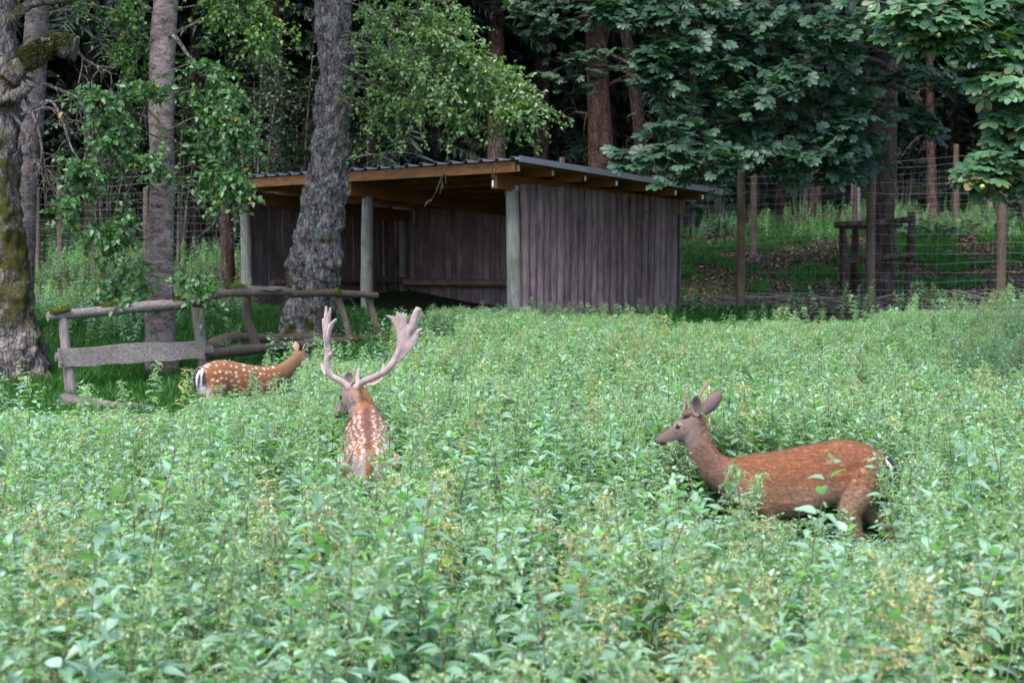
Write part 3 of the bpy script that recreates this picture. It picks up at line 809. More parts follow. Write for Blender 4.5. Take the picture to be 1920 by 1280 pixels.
twigs(ml, mw, can, 25, 0.45, 15, 0.066, 0.052, (0.06, 0.13, 0.04), (0.15, 0.25, 0.085), t0=0.15, yellow=0.008)
mb = MB()
for pts in ([(830, 200), (840, 250), (838, 300), (815, 365)], [(850, 210), (875, 255), (890, 300)], [(880, 240), (915, 250), (930, 290), (925, 310)], [(650, 300), (700, 290), (740, 305), (760, 318)], [(700, 295), (740, 285), (790, 290)]):
    branchlets(mb, limb(pts, 22.8, 2.2, 0.7), 4, 0.25)
tag(mb.build('dead_branches', M_TWIG, T), kind='stuff')
canopy(ml, P(650, -560, 25), (3.2, 3.2, 2.0), 4500, 0.13, BG1, BG2)
canopy(ml, P(620, -860, 25), (3.2, 3.2, 2.6), 5000, 0.14, BG1, BG2)
tag(mw.build('twigs', M_TWIG, T), kind='stuff'); tag(ml.build('crown', M_BIRCHLEAF, T), kind='stuff')

# --- horse chestnuts
def chest_leaf_mesh(nl=7, L=0.19):
    mb = MB()
    for i in range(nl):
        a = math.radians((i - (nl - 1) / 2) * (250 / nl))
        k = L * (1.0 - 0.32 * abs(i - (nl - 1) / 2) / ((nl - 1) / 2))
        st = [(0.0, 0.015), (0.35, 0.15), (0.66, 0.235), (0.87, 0.17), (1.0, 0.0)]
        ca, sa = math.cos(a), math.sin(a); v = []
        for t, w in st:
            x = t * k; z = -0.24 * k * t * t
            for s in (-1, 0, 1):
                lx, ly, lz = x, s * w * k, z + (0.05 * k if s else 0)
                v.append((ca * lx - sa * ly, sa * lx + ca * ly, lz))
        f = []
        for q in range(4):
            for s in (0, 1):
                f.append((q * 3 + s, q * 3 + s + 3, q * 3 + s + 4, q * 3 + s + 1))
        mb.add(v, f)
    tube(mb, np.array([[0, 0, 0], [-0.06, 0, 0.01], [-0.12, 0, 0.03]]), 0.003, 4)
    return mb

CHL = [chest_leaf_mesh(7, 0.185), chest_leaf_mesh(5, 0.16), chest_leaf_mesh(7, 0.15)]

def chestnut(T, limbs, per_m, c1, c2, keep=300, size=1.0, brown=0.0, conkers=0, t0=0.2, crown=None, spread=0.55):
    mw, ml = MB(), MB(); items = []
    for lb in limbs:
        p = smoothpath(lb, 30); tube(mw, p[:, :3], np.maximum(p[:, 3], 0.006), 8)
        Ln = np.linalg.norm(np.diff(p[:, :3], axis=0), axis=1).sum()
        for _ in range(int(Ln * per_m)):
            t = t0 + (1 - t0) * rng.random() ** 0.75
            i = min(28, int(t * 29)); q = p[i, :3]
            fw = nrm(p[i + 1, :3] - p[i, :3])
            d = rng.normal(size=3); d[2] *= 0.45; d = nrm(nrm(d) * 1.0 + fw * 0.8)
            l = spread * rng.uniform(0.3, 1.2) * (1.1 - 0.5 * t)
            e = q + d * l + np.array([0, 0, -0.12 * l])
            tube(mw, np.array([q, (q + e) / 2 + np.array([0, 0, 0.03]), e]), np.array([0.008, 0.006, 0.004]), 4, cap=False)
            for k in range(rng.integers(2, 5)):
                dd = nrm(d * 0.6 + rng.normal(size=3) * np.array([0.7, 0.7, 0.25]))
                c = e - d * l * rng.uniform(0, 0.45) + dd * 0.13 * size
                up = nrm(np.array([0, -0.35, 0.85]) + rng.normal(size=3) * 0.33)
                x = nrm(dd - up * np.dot(dd, up) * 0.7); y = nrm(np.cross(up, x)); z = np.cross(x, y)
                s = size * rng.uniform(0.75, 1.2)
                items.append((c, np.stack([x, y, z], 1) * s, int(rng.integers(0, 3))))
    # the leaves that show largest become parts of their own
    def score(it):
        c = it[0]; px = 960 + c[0] / c[1] * FPX; py = HORIZON - (c[2] - EYE) / c[1] * FPX
        return c[1] if (-20 < px < 1940 and -20 < py < 700) else 1e6
    items.sort(key=score)
    lm = {}
    for j, (c, R, k) in enumerate(items):
        base = np.array(c1) + (np.array(c2) - np.array(c1)) * rng.random()
        if j < keep:
            tone = int(rng.integers(0, 4)); b = rng.random() < brown
            key = (k, tone, b)
            if key not in lm:
                m2 = MB(); m2.merge(CHL[k])
                cc = np.array(c1) + (np.array(c2) - np.array(c1)) * (tone / 3.0)
                vv = np.tile(cc, (m2.n, 1))
                if b:
                    tipd = np.linalg.norm(np.concatenate(m2.v), axis=1); msk = (tipd > 0.12) & (rng.random(m2.n) < 0.6); vv[msk] = (0.17, 0.085, 0.03)
                m2.c = [vv]
                lm[key] = m2.mesh('leaf', M_CHESTLEAF, True)
            Mx = Matrix([[*R[0], 0], [*R[1], 0], [*R[2], 0], [0, 0, 0, 1]])
            o = place('leaf', lm[key], T, np.array(c) - np.array(T.location), Mx.to_euler(), Mx.to_scale())
        else:
            m2 = MB(); m2.merge(CHL[k]); m2.c = [np.tile(base, (m2.n, 1))]
            M4 = np.eye(4); M4[:3, :3] = R; M4[:3, 3] = c
            ml.merge(m2, M4)
    if crown:
        for cen, rad, n in crown: canopy(ml, cen, rad, n, 0.22, c1, c2)
    tag(mw.build('limbs', M_BARK_DARK, T), kind='stuff')
    tag(ml.build('crown', M_CHESTLEAF, T), kind='stuff')
    for j in range(conkers):
        it = items[int(rng.integers(0, max(1, min(len(items), keep))))]
        mb = MB(); bm = bmesh.new(); bmesh.ops.create_icosphere(bm, subdivisions=2, radius=0.024)
        v = np.array([w.co[:] for w in bm.verts]); f = np.array([[w.index for w in fc.verts] for fc in bm.faces]); bm.free()
        mb.add(v * (1 + 0.06 * rng.random((len(v), 1))) + it[0] + np.array([rng.normal() * 0.06, -0.05, -0.07]), f)
        mb.build('husk', M_CONKER, T)

CG1, CG2 = (0.014, 0.044, 0.025), (0.036, 0.086, 0.047)
T = empty('chestnut_tree', G(1655, 31.2))
tag(T, 'dark horse chestnut with long limbs spreading low over the fence, trunk inside the log crib', 'tree')
trunk(T, pxpath([(1652, 575, 30), (1652, 500, 25), (1655, 400, 22), (1660, 300, 21), (1662, 180, 21), (1664, 60, 20), (1668, -150, 17), (1670, -500, 8)], 31.2), M_BARK_DARK, 20, 50, 0.12)
LA = [limb(p, 27, 7, 1.5) for p in (
    [(1655, 230, 31), (1560, 235, 28.5), (1430, 255, 26), (1290, 270, 24.5), (1180, 298, 24)], [(1655, 180, 31), (1540, 190, 28), (1420, 225, 26), (1310, 235, 25), (1215, 250, 24.3)],
    [(1655, 260, 31), (1570, 260, 28), (1480, 275, 26), (1380, 290, 24.6), (1300, 312, 24)], [(1655, 250, 31), (1600, 240, 28), (1540, 265, 26), (1480, 300, 25)], [(1655, 230, 31), (1620, 240, 28.5), (1580, 265, 26.5), (1555, 300, 25.8)],
    [(1655, 140, 31), (1520, 110, 28), (1400, 110, 26), (1300, 120, 25), (1200, 150, 24.5)], [(1655, 100, 31), (1540, 70, 28), (1420, 60, 26), (1310, 75, 25), (1210, 100, 24.5)],
    [(1655, 60, 31), (1540, 30, 28), (1420, 10, 26), (1300, 20, 25), (1180, 40, 24.5)], [(1655, 20, 31), (1500, -30, 28), (1350, -20, 26), (1220, 0, 25), (1130, 20, 24.8)],
    [(1655, 150, 31), (1560, 150, 27), (1470, 160, 25.4), (1380, 190, 24.6)], [(1655, 120, 31), (1590, 100, 27.5), (1530, 110, 25.8), (1480, 140, 25)], [(1655, 50, 31), (1620, 30, 27.5), (1580, 30, 25.8), (1540, 60, 25)],
    [(1660, 150, 31), (1720, 130, 29), (1790, 150, 28)], [(1660, 80, 31), (1700, 50, 28), (1750, 40, 26.5), (1800, 70, 26)], [(1655, 200, 31), (1630, 190, 28), (1600, 200, 26.5), (1570, 220, 26)],
    [(1660, 210, 31), (1700, 210, 29.5), (1740, 230, 28.5)], [(1655, 280, 31), (1620, 300, 29), (1600, 315, 28)])]
CROWN = [(P(1660, -420, 30), (4.2, 4.2, 2.6), 8000), (P(1400, -300, 27), (3.6, 3.0, 1.8), 5000), (P(1660, -900, 31), (3.8, 3.8, 3), 6000), (P(1480, -260, 34), (4.5, 4.0, 1.8), 7000), (P(1750, -230, 35), (4.0, 4.0, 1.8), 6000)]  # rearmost clumps are added above the view to shade the clearing
chestnut(T, LA, 10.5, CG1, CG2, 300, 1.0, 0.03, 0, 0.22, CROWN, 0.6)

T = empty('chestnut_tree', G(2230, 17.5))
tag(T, 'horse chestnut with brown-tipped leaves and green conkers drooping beside the nettles', 'tree')
trunk(T, pxpath([(2230, 860, 60), (2230, 600, 42), (2225, 300, 38), (2220, 0, 34), (2200, -500, 20)], 17.5), M_BARK_DARK, 20, 40, 0.12)
LB = [limb(p, 15.5, 6, 1.5) for p in (
    [(2220, 60, 17.5), (2080, 30, 16.4), (1960, 40, 15.6), (1870, 90, 15.2)], [(2220, 150, 17.5), (2080, 140, 16.4), (1970, 170, 15.6), (1890, 215, 15.2)], [(2220, 230, 17.5), (2080, 210, 16.4), (1970, 250, 15.6), (1890, 290, 15.2), (1845, 318, 15)],
    [(2220, -30, 17.5), (2060, -40, 16.4), (1900, -20, 15.6), (1760, 10, 15.2), (1700, 30, 15)], [(2220, 20, 17.5), (2050, 0, 16.4), (1920, 10, 15.6), (1800, 40, 15.2), (1720, 55, 15)],
    [(2220, 190, 17.5), (2060, 200, 16), (1960, 270, 15.4), (1905, 320, 15)], [(2220, 100, 17.5), (2060, 90, 16), (1950, 110, 15.4), (1880, 150, 15)], [(2220, 120, 17.5), (2090, 160, 16), (1990, 200, 15.4), (1925, 240, 15)])]
chestnut(T, LB, 11, (0.03, 0.085, 0.04), (0.07, 0.15, 0.07), 300, 0.95, 0.35, 26, 0.45, [(P(2230, -300, 17.5), (3.0, 3.0, 2.2), 5000)], 0.42)

T = empty('chestnut_tree', G(1190, 34.5))
tag(T, 'shaded broadleaf tree hanging dark leaves beside the brown spruce trunk above the shed roof', 'tree')
trunk(T, pxpath([(1215, 560, 16), (1212, 400, 13), (1200, 250, 12), (1185, 130, 11), (1165, 0, 9), (1150, -250, 5)], 34.5), M_BARK_DARK, 14, 40, 0.12)
LC = [limb(p, 33, 4, 1.2) for p in ([(1180, 120), (1130, 100), (1080, 105), (1050, 130)], [(1175, 60), (1120, 30), (1060, 40), (1010, 60)], [(1190, 150), (1160, 130), (1110, 125), (1070, 150)], [(1170, 20), (1100, 0), (1030, 10), (960, 20)],
     [(1190, 140), (1230, 120), (1270, 130)], [(1180, 60), (1230, 50), (1280, 60)], [(1165, 0), (1220, -10), (1290, 10)])]
chestnut(T, LC, 11, (0.02, 0.05, 0.03), (0.04, 0.085, 0.05), 0, 1.0, 0.0, 0, 0.2, [(P(1160, -300, 34), (3, 3, 2.2), 3500)], 0.6)

# --- forest: spruces
def spruce_meshes(seed, H=21.0, zb=1.6):
    r = np.random.default_rng(seed)
    mt = MB()
    zz = np.linspace(-0.5, H, 24)
    tube(mt, np.stack([0.05 * np.sin(zz * 0.5 + seed), 0.05 * np.cos(zz * 0.4), zz], 1), 0.19 * (1 - zz.clip(0) / H) ** 0.8 + 0.015, 12, rough=0.12, rscale=4)
    mf, md = MB(), MB()
    z = zb
    while z < H - 0.3:
        L0 = 3.0 * (1 - z / H) ** 0.75 + 0.15
        for k in range(r.integers(5, 8)):
            a = r.uniform(0, 2 * math.pi); L = L0 * r.uniform(0.6, 1.1)
            o = np.array([math.cos(a), math.sin(a), 0])
            t = np.linspace(0, 1, 7)[:, None]
            path = np.array([0, 0, z]) + o * L * t + np.array([0, 0, 1.0]) * (0.12 * L * t - 0.42 * L * t ** 2)
            tube(md, path, np.linspace(0.022, 0.006, 7), 4, cap=False)
            dead = z < 4.2 and r.random() < 0.35
            m = int(L * (8 if dead else 58))
            lt = r.uniform(0.12, 1.0, m)[:, None]
            b = np.array([0, 0, z]) + o * L * lt + np.array([0, 0, 1.0]) * (0.12 * L * lt - 0.42 * L * lt ** 2)
            side = np.cross(o, [0, 0, 1.0]) * r.choice([-1, 1], m)[:, None]
            d = side * r.uniform(0.4, 1.0, (m, 1)) + o * 0.6 + np.array([0, 0, -1.0]) * r.uniform(0.1, 0.9, (m, 1)) + r.normal(size=(m, 3)) * 0.15
            nn = np.array([0, 0, 1.0]) + r.normal(size=(m, 3)) * 0.6
            ln = r.uniform(0.22, 0.55, m) * (0.5 + 0.5 * min(1, L / 2))
            if dead:
                cc = np.tile([0.05, 0.042, 0.038], (m, 1)); leaves(mf, b, d, nn, ln, 0.02, cc)
            else:
                t2 = r.random((m, 1)); cc = np.array([0.010, 0.024, 0.017]) * (1 - t2) + np.array([0.026, 0.052, 0.032]) * t2
                leaves(mf, b, d, nn, ln, ln * 0.13, cc, 0.1, 0.1)
        z += r.uniform(0.28, 0.45)
    return mt.mesh('trunk', M_BARK_DARK), md.mesh('branches', M_BARK_DARK), mf.mesh('crown', M_SPRUCE)

SPR = [spruce_meshes(s, 21 + s, zb) for s, zb in ((1, 1.2), (2, 2.6), (3, 1.8), (4, 5.6))]
spots = []
rr = np.random.default_rng(12)
for row, (d, n) in enumerate(((43, 9), (48, 11), (54, 13), (61, 13), (70, 15), (82, 16))):
    for k in range(n):
        f = (k + 0.5 + rr.uniform(-0.35, 0.35)) / n
        px = -300 + 2520 * f
        dd = d + rr.uniform(-2, 2)
        if d < 46 and px > 1250: continue            # grassy clearing behind the fence
        if d < 52 and 1400 < px < 2000: continue
        spots.append((px, dd))
SHADE_SPRUCES = [(-90, 39), (30, 40.5), (175, 39.6), (245, 41), (372, 40), (520, 39.4), (585, 41.5), (700, 40), (812, 41.2), (930, 40.4), (1015, 42), (1290, 46.5), (1530, 50), (1850, 49), (1975, 46), (2090, 44)]  # spruces added so their high crowns keep sky light off the forest edge
for i, (px, d) in enumerate(spots + SHADE_SPRUCES):
    g = G(px, d)
    T = empty('spruce_tree', g, rr.uniform(0, 6.28))
    s = rr.uniform(0.85, 1.2); T.scale = (s, s, s)
    tag(T, 'dark spruce tree in the forest behind the far wire fence', 'tree', 'spruce trees of the dark forest')
    a, b, c = SPR[i % 3] if i < len(spots) else SPR[3]
    if i >= len(spots): T['label'] = 'bare-stemmed spruce added for the shade of its high crown, just behind the far wire fence'; T['group'] = 'high-crowned spruces added for shade behind the far fence'
    place('trunk', a, T); tag(place('branches', b, T), kind='stuff'); tag(place('crown', c, T), kind='stuff')

T = empty('spruce_tree', G(1128, 40.5))
tag(T, 'bare brown spruce trunk rising behind the shed roof, stout and straight', 'tree')
trunk(T, pxpath([(1128, 500, 27), (1126, 300, 23.5), (1122, 180, 21), (1116, 60, 19.5), (1112, -40, 19), (1105, -600, 14), (1100, -1200, 4)], 40.5), M_BARK_PINE, 20, 70, 0.1, 4)
mb = MB()
for pts in ([(1120, 60), (1060, 40), (1040, 20)], [(1118, 110), (1080, 120), (1020, 110)], [(1125, 170), (1160, 150), (1190, 140)], [(1122, 220), (1090, 212), (1075, 210)], [(1128, 110), (1150, 40), (1200, 10)]):
    branchlets(mb, limb(pts, 40.5, 5, 1.2), 4, 0.6)
tag(mb.build('dead_branches', M_BARK_PINE, T), kind='stuff')
ml = MB(); canopy(ml, P(1105, -900, 40.5), (3, 3, 4), 4000, 0.25, (0.012, 0.03, 0.02), (0.03, 0.06, 0.035)); tag(ml.build('crown', M_SPRUCE, T), kind='stuff')

for px, d, w, lab, top in ((1748, 50, 9, 'slim reddish pine trunk in the clearing behind the far fence post', 200), (1605, 47, 8, 'pale forked trunk standing behind the log crib', 220), (1460, 52, 12, 'grey trunk with drooping dead twigs behind the thick fence post', 180),
                            (1235, 46, 8, 'thin grey pole tree rising behind the end of the shed roof', 60)):
    T = empty('pine_tree', G(px, d)); tag(T, lab, 'tree')
    b = G(px, d, 0.4); e = P(px - 12, -700, d); e2 = P(px - 4, 200, d)
    r = w * d / FPX
    trunk(T, np.array([[*b, r * 1.25], [*((b + e2) / 2), r * 0.95], [*e2, r * 0.85], [*e, r * 0.3]]), M_BARK_PINE if px != 1605 else M_BARK_BIRCH, 14, 40, 0.1, 4)
    mb = MB()
    for k in range(7):
        q = b + (e2 - b) * rng.uniform(0.4, 1.6); dirn = rdir(1)[0] * np.array([1, 1, 0.3]); l = rng.uniform(0.6, 1.3)
        branchlets(mb, np.array([[*q, 0.015], [*(q + dirn * l * 0.5), 0.01], [*(q + dirn * l - np.array([0, 0, 0.3 * l])), 0.004]]), 5, 0.4)
    tag(mb.build('dead_branches', M_TWIG, T), kind='stuff')
    ml = MB(); canopy(ml, e, (2, 2, 2), 1800, 0.2, (0.015, 0.04, 0.02), (0.035, 0.075, 0.035)); tag(ml.build('crown', M_SPRUCE, T), kind='stuff')

WP = empty('wooden_post', G(428, 32.3)); tag(WP, 'stout reddish bark-covered post leaning at the left end of the shed', 'post')
log_part('post_wood', [G(430, 32.3, 0.3), P(426, 460, 32.3), P(419, 335, 32.3)], (0.15, 0.13, 0.12), M_BARK_PINE, WP, 16, 30, 0.14, 3, 4)
# --- understory shrubs at the forest edge
SHR = []
for s in range(4):
    ml, mw = MB(), MB(); lbs = []
    for k in range(9):
        a = rng.uniform(0, 6.28); h = rng.uniform(2.5, 5.0); o = rng.uniform(0.3, 1.3)
        st = np.array([0.15 * math.cos(a), 0.15 * math.sin(a), -0.2]); e = np.array([o * math.cos(a), o * math.sin(a), h])
        lbs.append(np.array([[*st, 0.03], [*(st * 0.5 + e * np.array([0.35, 0.35, 0.5])), 0.02], [*e, 0.005]]))
    twigs(ml, mw, lbs, 8, 0.6, 12, 0.085, 0.062, (0.011, 0.03, 0.014), (0.028, 0.064, 0.025), t0=0.35, yellow=0.004, droop=0.4)
    SHR.append((mw.mesh('stems', M_TWIG), ml.mesh('foliage', M_BIRCHLEAF)))
for i, (px, d, s) in enumerate(((190, 38, 1.0), (330, 39, 1.1), (480, 37.6, 1.05), (560, 38.5, 1.2), (640, 40, 1.0), (760, 41, 1.1), (890, 42, 1.15), (20, 38, 1.0), (1010, 43, 1.1), (1280, 44, 0.8), (1340, 47, 1.0), (1500, 50, 0.9), (1690, 52, 1.0), (1850, 50, 0.8), (1930, 46, 0.8), (420, 41, 1.3), (250, 42, 1.3), (1420, 54, 1.2), (1580, 55, 1.2), (1780, 56, 1.2))):
    T = empty('shrub', G(px, d), rng.uniform(0, 6.28)); T.scale = (s, s, s)
    if px < 470: tag(T, 'leafy shaded shrub behind the far fence, seen between the birch trunks', 'shrub', 'shrubs behind the birches')
    elif px < 1100: tag(T, 'thin-stemmed shaded shrub rising behind the shed roof', 'shrub', 'shrubs behind the shed')
    else: tag(T, 'dark leafy shrub at the back of the clearing behind both wire fences', 'shrub', 'shrubs at the back of the clearing')
    tag(place('stems', SHR[i % 4][0], T), kind='stuff'); tag(place('foliage', SHR[i % 4][1], T), kind='stuff')

# ------------------------------------------------------------------ deer
def ring_loft(mb, rings, lat=(0, 1, 0), k=20, pw=2.3):
    """rings: (top point, bottom point, half width[, widest height 0..1]); closed tapered body through them"""
    lat = np.asarray(lat, float); rows = []
    for rg in rings:
        t, b, hw = np.array(rg[0], float), np.array(rg[1], float), rg[2]
        bias = rg[3] if len(rg) > 3 else 0.5
        l = np.asarray(rg[4], float) if len(rg) > 4 else lat
        row = []
        for j in range(k):
            a = 2 * math.pi * j / k
            c, s = math.cos(a), math.sin(a)
            cs = math.copysign(abs(c) ** (2 / pw), c); sn = math.copysign(abs(s) ** (2 / pw), s)
            u = (sn + 1) / 2
            u = u ** (math.log(bias) / math.log(0.5))
            row.append(b + (t - b) * u + l * hw * cs)
        rows.append(row)
    v = np.array(rows).reshape(-1, 3); n = len(rings)
    i = np.arange(n - 1)[:, None] * k; j = np.arange(k)[None]; q = (j + 1) % k
    mb.add(v, np.stack([i + j, i + q, i + k + q, i + k + j], -1).reshape(-1, 4))
    jj = np.arange(k)
    for e, fl in ((0, True), (n - 1, False)):
        r = v[e * k:(e + 1) * k]; c = r.mean(0)
        f = np.stack([jj, (jj + 1) % k, np.full(k, k)], -1)
        mb.add(np.vstack([r, c[None]]), f[:, [1, 0, 2]] if fl else f)

HEAD = [(-.03, .035, -.06, .040), (.02, .056, -.085, .056), (.07, .062, -.103, .066), (.115, .057, -.102, .066), (.15, .045, -.095, .057), (.185, .030, -.084, .047), (.225, .019, -.074, .040), (.262, .012, -.067, .036), (.29, .006, -.061, .033), (.31, -.002, -.055, .028), (.322, -.014, -.044, .017)]

def head_matrix(pos, pitch, yaw, roll=0.0):
    return Matrix.Translation(pos) @ Matrix.Rotation(yaw, 4, 'Z') @ Matrix.Rotation(-pitch, 4, 'Y') @ Matrix.Rotation(roll, 4, 'X')

def xf(M, p):
    p = np.asarray(p, float); A = np.array(M)
    return p @ A[:3, :3].T + A[:3, 3]

def remesh(mb, vox, smooth_it=6, name='tmp'):
    o = mb.build(name)
    m = o.modifiers.new('r', 'REMESH'); m.mode = 'VOXEL'; m.voxel_size = vox; m.use_smooth_shade = True
    s = o.modifiers.new('s', 'SMOOTH'); s.factor = 0.5; s.iterations = smooth_it
    bpy.context.view_layer.update()
    e = o.evaluated_get(bpy.context.evaluated_depsgraph_get())
    me = bpy.data.meshes.new_from_object(e)
    v = np.zeros(len(me.vertices) * 3); me.vertices.foreach_get('co', v); v = v.reshape(-1, 3)
    me.calc_loop_triangles()
    f = np.zeros(len(me.loop_triangles) * 3, np.int32); me.loop_triangles.foreach_get('vertices', f); f = f.reshape(-1, 3)
    bpy.data.objects.remove(o); bpy.data.meshes.remove(me)
    return v, f

def ear_geom(mb, M, base, tip, facing, width, colo, coli):
    """cupped pointed ear from base to tip (head space), opening towards 'facing'"""
    b, t, fc = np.array(base, float), np.array(tip, float), np.array(facing, float)
    d = t - b; L = np.linalg.norm(d); d = d / L
    fc = nrm(fc - d * np.dot(fc, d)); s = np.cross(d, fc)
    prof = [(0, .30), (.15, .62), (.35, .95), (.55, 1.0), (.75, .80), (.9, .45), (1.0, .06)]
    vo, vi = [], []; k = 9
    for u, w in prof:
        for j in range(k):
            a = (j / (k - 1) - 0.5) * math.radians(215 - 70 * u)
            rad = width * 0.5 * w
            p = b + d * L * u + s * math.sin(a) * rad * 1.08 - fc * (math.cos(a) * rad * 0.75 - rad * 0.3)
            vo.append(p); vi.append(p + fc * 0.005 * math.cos(a) - s * math.sin(a) * 0.004)
    n = len(prof)
    i = np.arange(n - 1)[:, None] * k; j = np.arange(k - 1)[None]
    f = np.stack([i + j, i + j + 1, i + k + j + 1, i + k + j], -1).reshape(-1, 4)
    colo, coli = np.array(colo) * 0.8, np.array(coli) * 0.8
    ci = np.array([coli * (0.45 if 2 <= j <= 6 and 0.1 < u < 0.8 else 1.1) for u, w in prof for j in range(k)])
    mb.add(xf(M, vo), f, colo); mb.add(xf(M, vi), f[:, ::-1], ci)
    # rim
    for side in (0, k - 1):
        o = np.array([vo[q * k + side] for q in range(n)]); ii = np.array([vi[q * k + side] for q in range(n)])
        vv = np.concatenate([o, ii]); q = np.arange(n - 1)
        mb.add(xf(M, vv), np.stack([q, q + 1, q + n + 1, q + n], -1), colo)

def vnormals(v, f):
    n = np.zeros_like(v); fn = np.cross(v[f[:, 1]] - v[f[:, 0]], v[f[:, 2]] - v[f[:, 0]])
    for i in range(3): np.add.at(n, f[:, i], fn)
    return nrm(n)

def ss(a, b, x):
    t = np.clip((x - a) / (b - a), 0, 1); return t * t * (3 - 2 * t)

def lerp(c, c2, m):
    return c * (1 - m[:, None]) + np.array(c2) * m[:, None]

def make_deer(name_label, loc, rz, rings, legs, hm, colour, ears, tail=None, scale=1.0, hair=30000, hl=0.02, seed=1):
    r = np.random.default_rng(seed)
    D = empty('fallow_deer', loc, rz); D.scale = (scale,) * 3
    tag(D, name_label, 'deer', None)
    mb = MB()
    ring_loft(mb, rings)
    hv = MB(); ring_loft(hv, [((x, 0, t), (x, 0, b), w, 0.52) for x, t, b, w in HEAD], pw=2.2)
    # cheeks, brow ridges, chin
    mb.merge(hv, hm)
    for lg in legs:
        p = smoothpath([(*q[:3], q[3]) for q in lg], 26)
        tube(mb, p[:, :3], p[:, 3], 12)
        e = np.array(lg[-1][:3])
    v, f = remesh(mb, 0.0085, 9)
    nn = vnormals(v, f)
    hi = np.array(hm.inverted()); h = v @ hi[:3, :3].T + hi[:3, 3]
    c = colour(v, nn, h, r) * 0.76
    B = MB(); B.add(v, f, c)
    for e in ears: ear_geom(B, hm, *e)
    body = B.build('body', M_FUR, D)
    # short lying hairs give the coat its nap
    area = np.linalg.norm(np.cross(v[f[:, 1]] - v[f[:, 0]], v[f[:, 2]] - v[f[:, 0]]), axis=1)
    fi = r.choice(len(f), hair, p=area / area.sum())
    w = r.dirichlet((1, 1, 1), hair)
    q = (v[f[fi]] * w[:, :, None]).sum(1); qn = nrm((nn[f[fi]] * w[:, :, None]).sum(1)); qc = (c[f[fi]] * w[:, :, None]).sum(1)
    hq = (h[f[fi]] * w[:, :, None]).sum(1)
    flow = np.tile(np.array([-1.0, 0, -0.45]), (hair, 1)) + r.normal(size=(hair, 3)) * 0.18
    hd = (hq[:, 0] > 0) & (np.abs(hq[:, 1]) < 0.1) & (np.abs(hq[:, 2]) < 0.13)
    flow[q[:, 2] < 0.45] = np.array([-0.25, 0, -1.0])
    flow = flow + r.normal(size=flow.shape) * 0.1
    flow = nrm(flow - qn * (flow * qn).sum(1)[:, None])
    ln = hl * r.uniform(0.5, 1.2, hair) * np.where(hd, 0.35, 1.0)
    side = np.cross(flow, qn); wd = 0.0016
    tip = q + (flow + qn * 0.28) * ln[:, None]
    vv = np.stack([q - side * wd, q + side * wd, tip], 1).reshape(-1, 3)
    k = np.arange(hair)[:, None] * 3 + np.array([[0, 1, 2]])
    hc = qc * r.uniform(0.5, 1.7, (hair, 1))
    H = MB(); H.add(vv, k, np.repeat(hc, 3, axis=0))
    tag(H.build('coat_hair', M_HAIR, D), kind='stuff')
    # eyes and nose
    bm = bmesh.new(); bmesh.ops.create_uvsphere(bm, u_segments=16, v_segments=10, radius=0.0185)
    sv = np.array([x.co[:] for x in bm.verts]); fq = [[x.index for x in fc.verts] for fc in bm.faces]; bm.free()
    f3 = [x for x in fq if len(x) == 3]; f4 = [x for x in fq if len(x) == 4]
    for s in (-1, 1):
        E = MB(); vv = xf(hm, sv * np.array([1.15, 0.72, 0.9]) + np.array([0.122, s * 0.052, 0.012]))
        E.add(vv, f4); E.f3.append(np.array(f3)); E.build('eye', M_EYE, D)
    N = MB(); vv = xf(hm, sv * np.array([0.85, 1.25, 1.0]) + np.array([0.314, 0, -0.017])); N.add(vv, f4); N.f3.append(np.array(f3)); N.build('nose', M_NOSE, D)
    if tail:
        p = smoothpath(tail['path'], 12); m = MB()
        tube(m, p[:, :3], p[:, 3], 10, col=np.array(tail['col'])); m.v[0] = (m.v[0].reshape(12, 10, 3)).reshape(-1, 3)
        m.build('tail', M_FUR, D)
        if 'pale' in tail:
            p = smoothpath(tail['pale'], 10); m = MB(); tube(m, p[:, :3], p[:, 3], 8, col=(0.5, 0.45, 0.42)); m.build('tail_stripe', M_FUR, D)
    return D

def spots(v, r, x0, x1, z0, z1, step, rad, jit=0.35):
    """irregular rows of pale spots on the flanks, as a 0..1 mask"""
    m = np.zeros(len(v))
    for side in (-1, 1):
        sel = v[:, 1] * side > -0.02
        for zi in np.arange(z0, z1, step):
            for xi in np.arange(x0, x1, step * 1.15):
                x = xi + r.uniform(-jit, jit) * step; z = zi + r.uniform(-jit, jit) * step
                rr_ = rad * r.uniform(0.6, 1.25)
                d = np.hypot((v[:, 0] - x) / 1.35, v[:, 2] - z)
                m = np.maximum(m, np.where(sel, 1 - ss(rr_ * 0.7, rr_ * 1.15, d), 0))
    return m

RUST = np.array([0.185, 0.066, 0.026]); PALE = np.array([0.29, 0.18, 0.12]); GREY = np.array([0.19, 0.125, 0.10]); CREAM = np.array([0.36, 0.29, 0.24]); DARK = np.array([0.035, 0.022, 0.018])

def fleck(v, sc, seed):
    return np.array([mnoise.noise(Vector((p[0] * sc * 0.6 + seed, p[1] * sc, p[2] * sc))) for p in v])

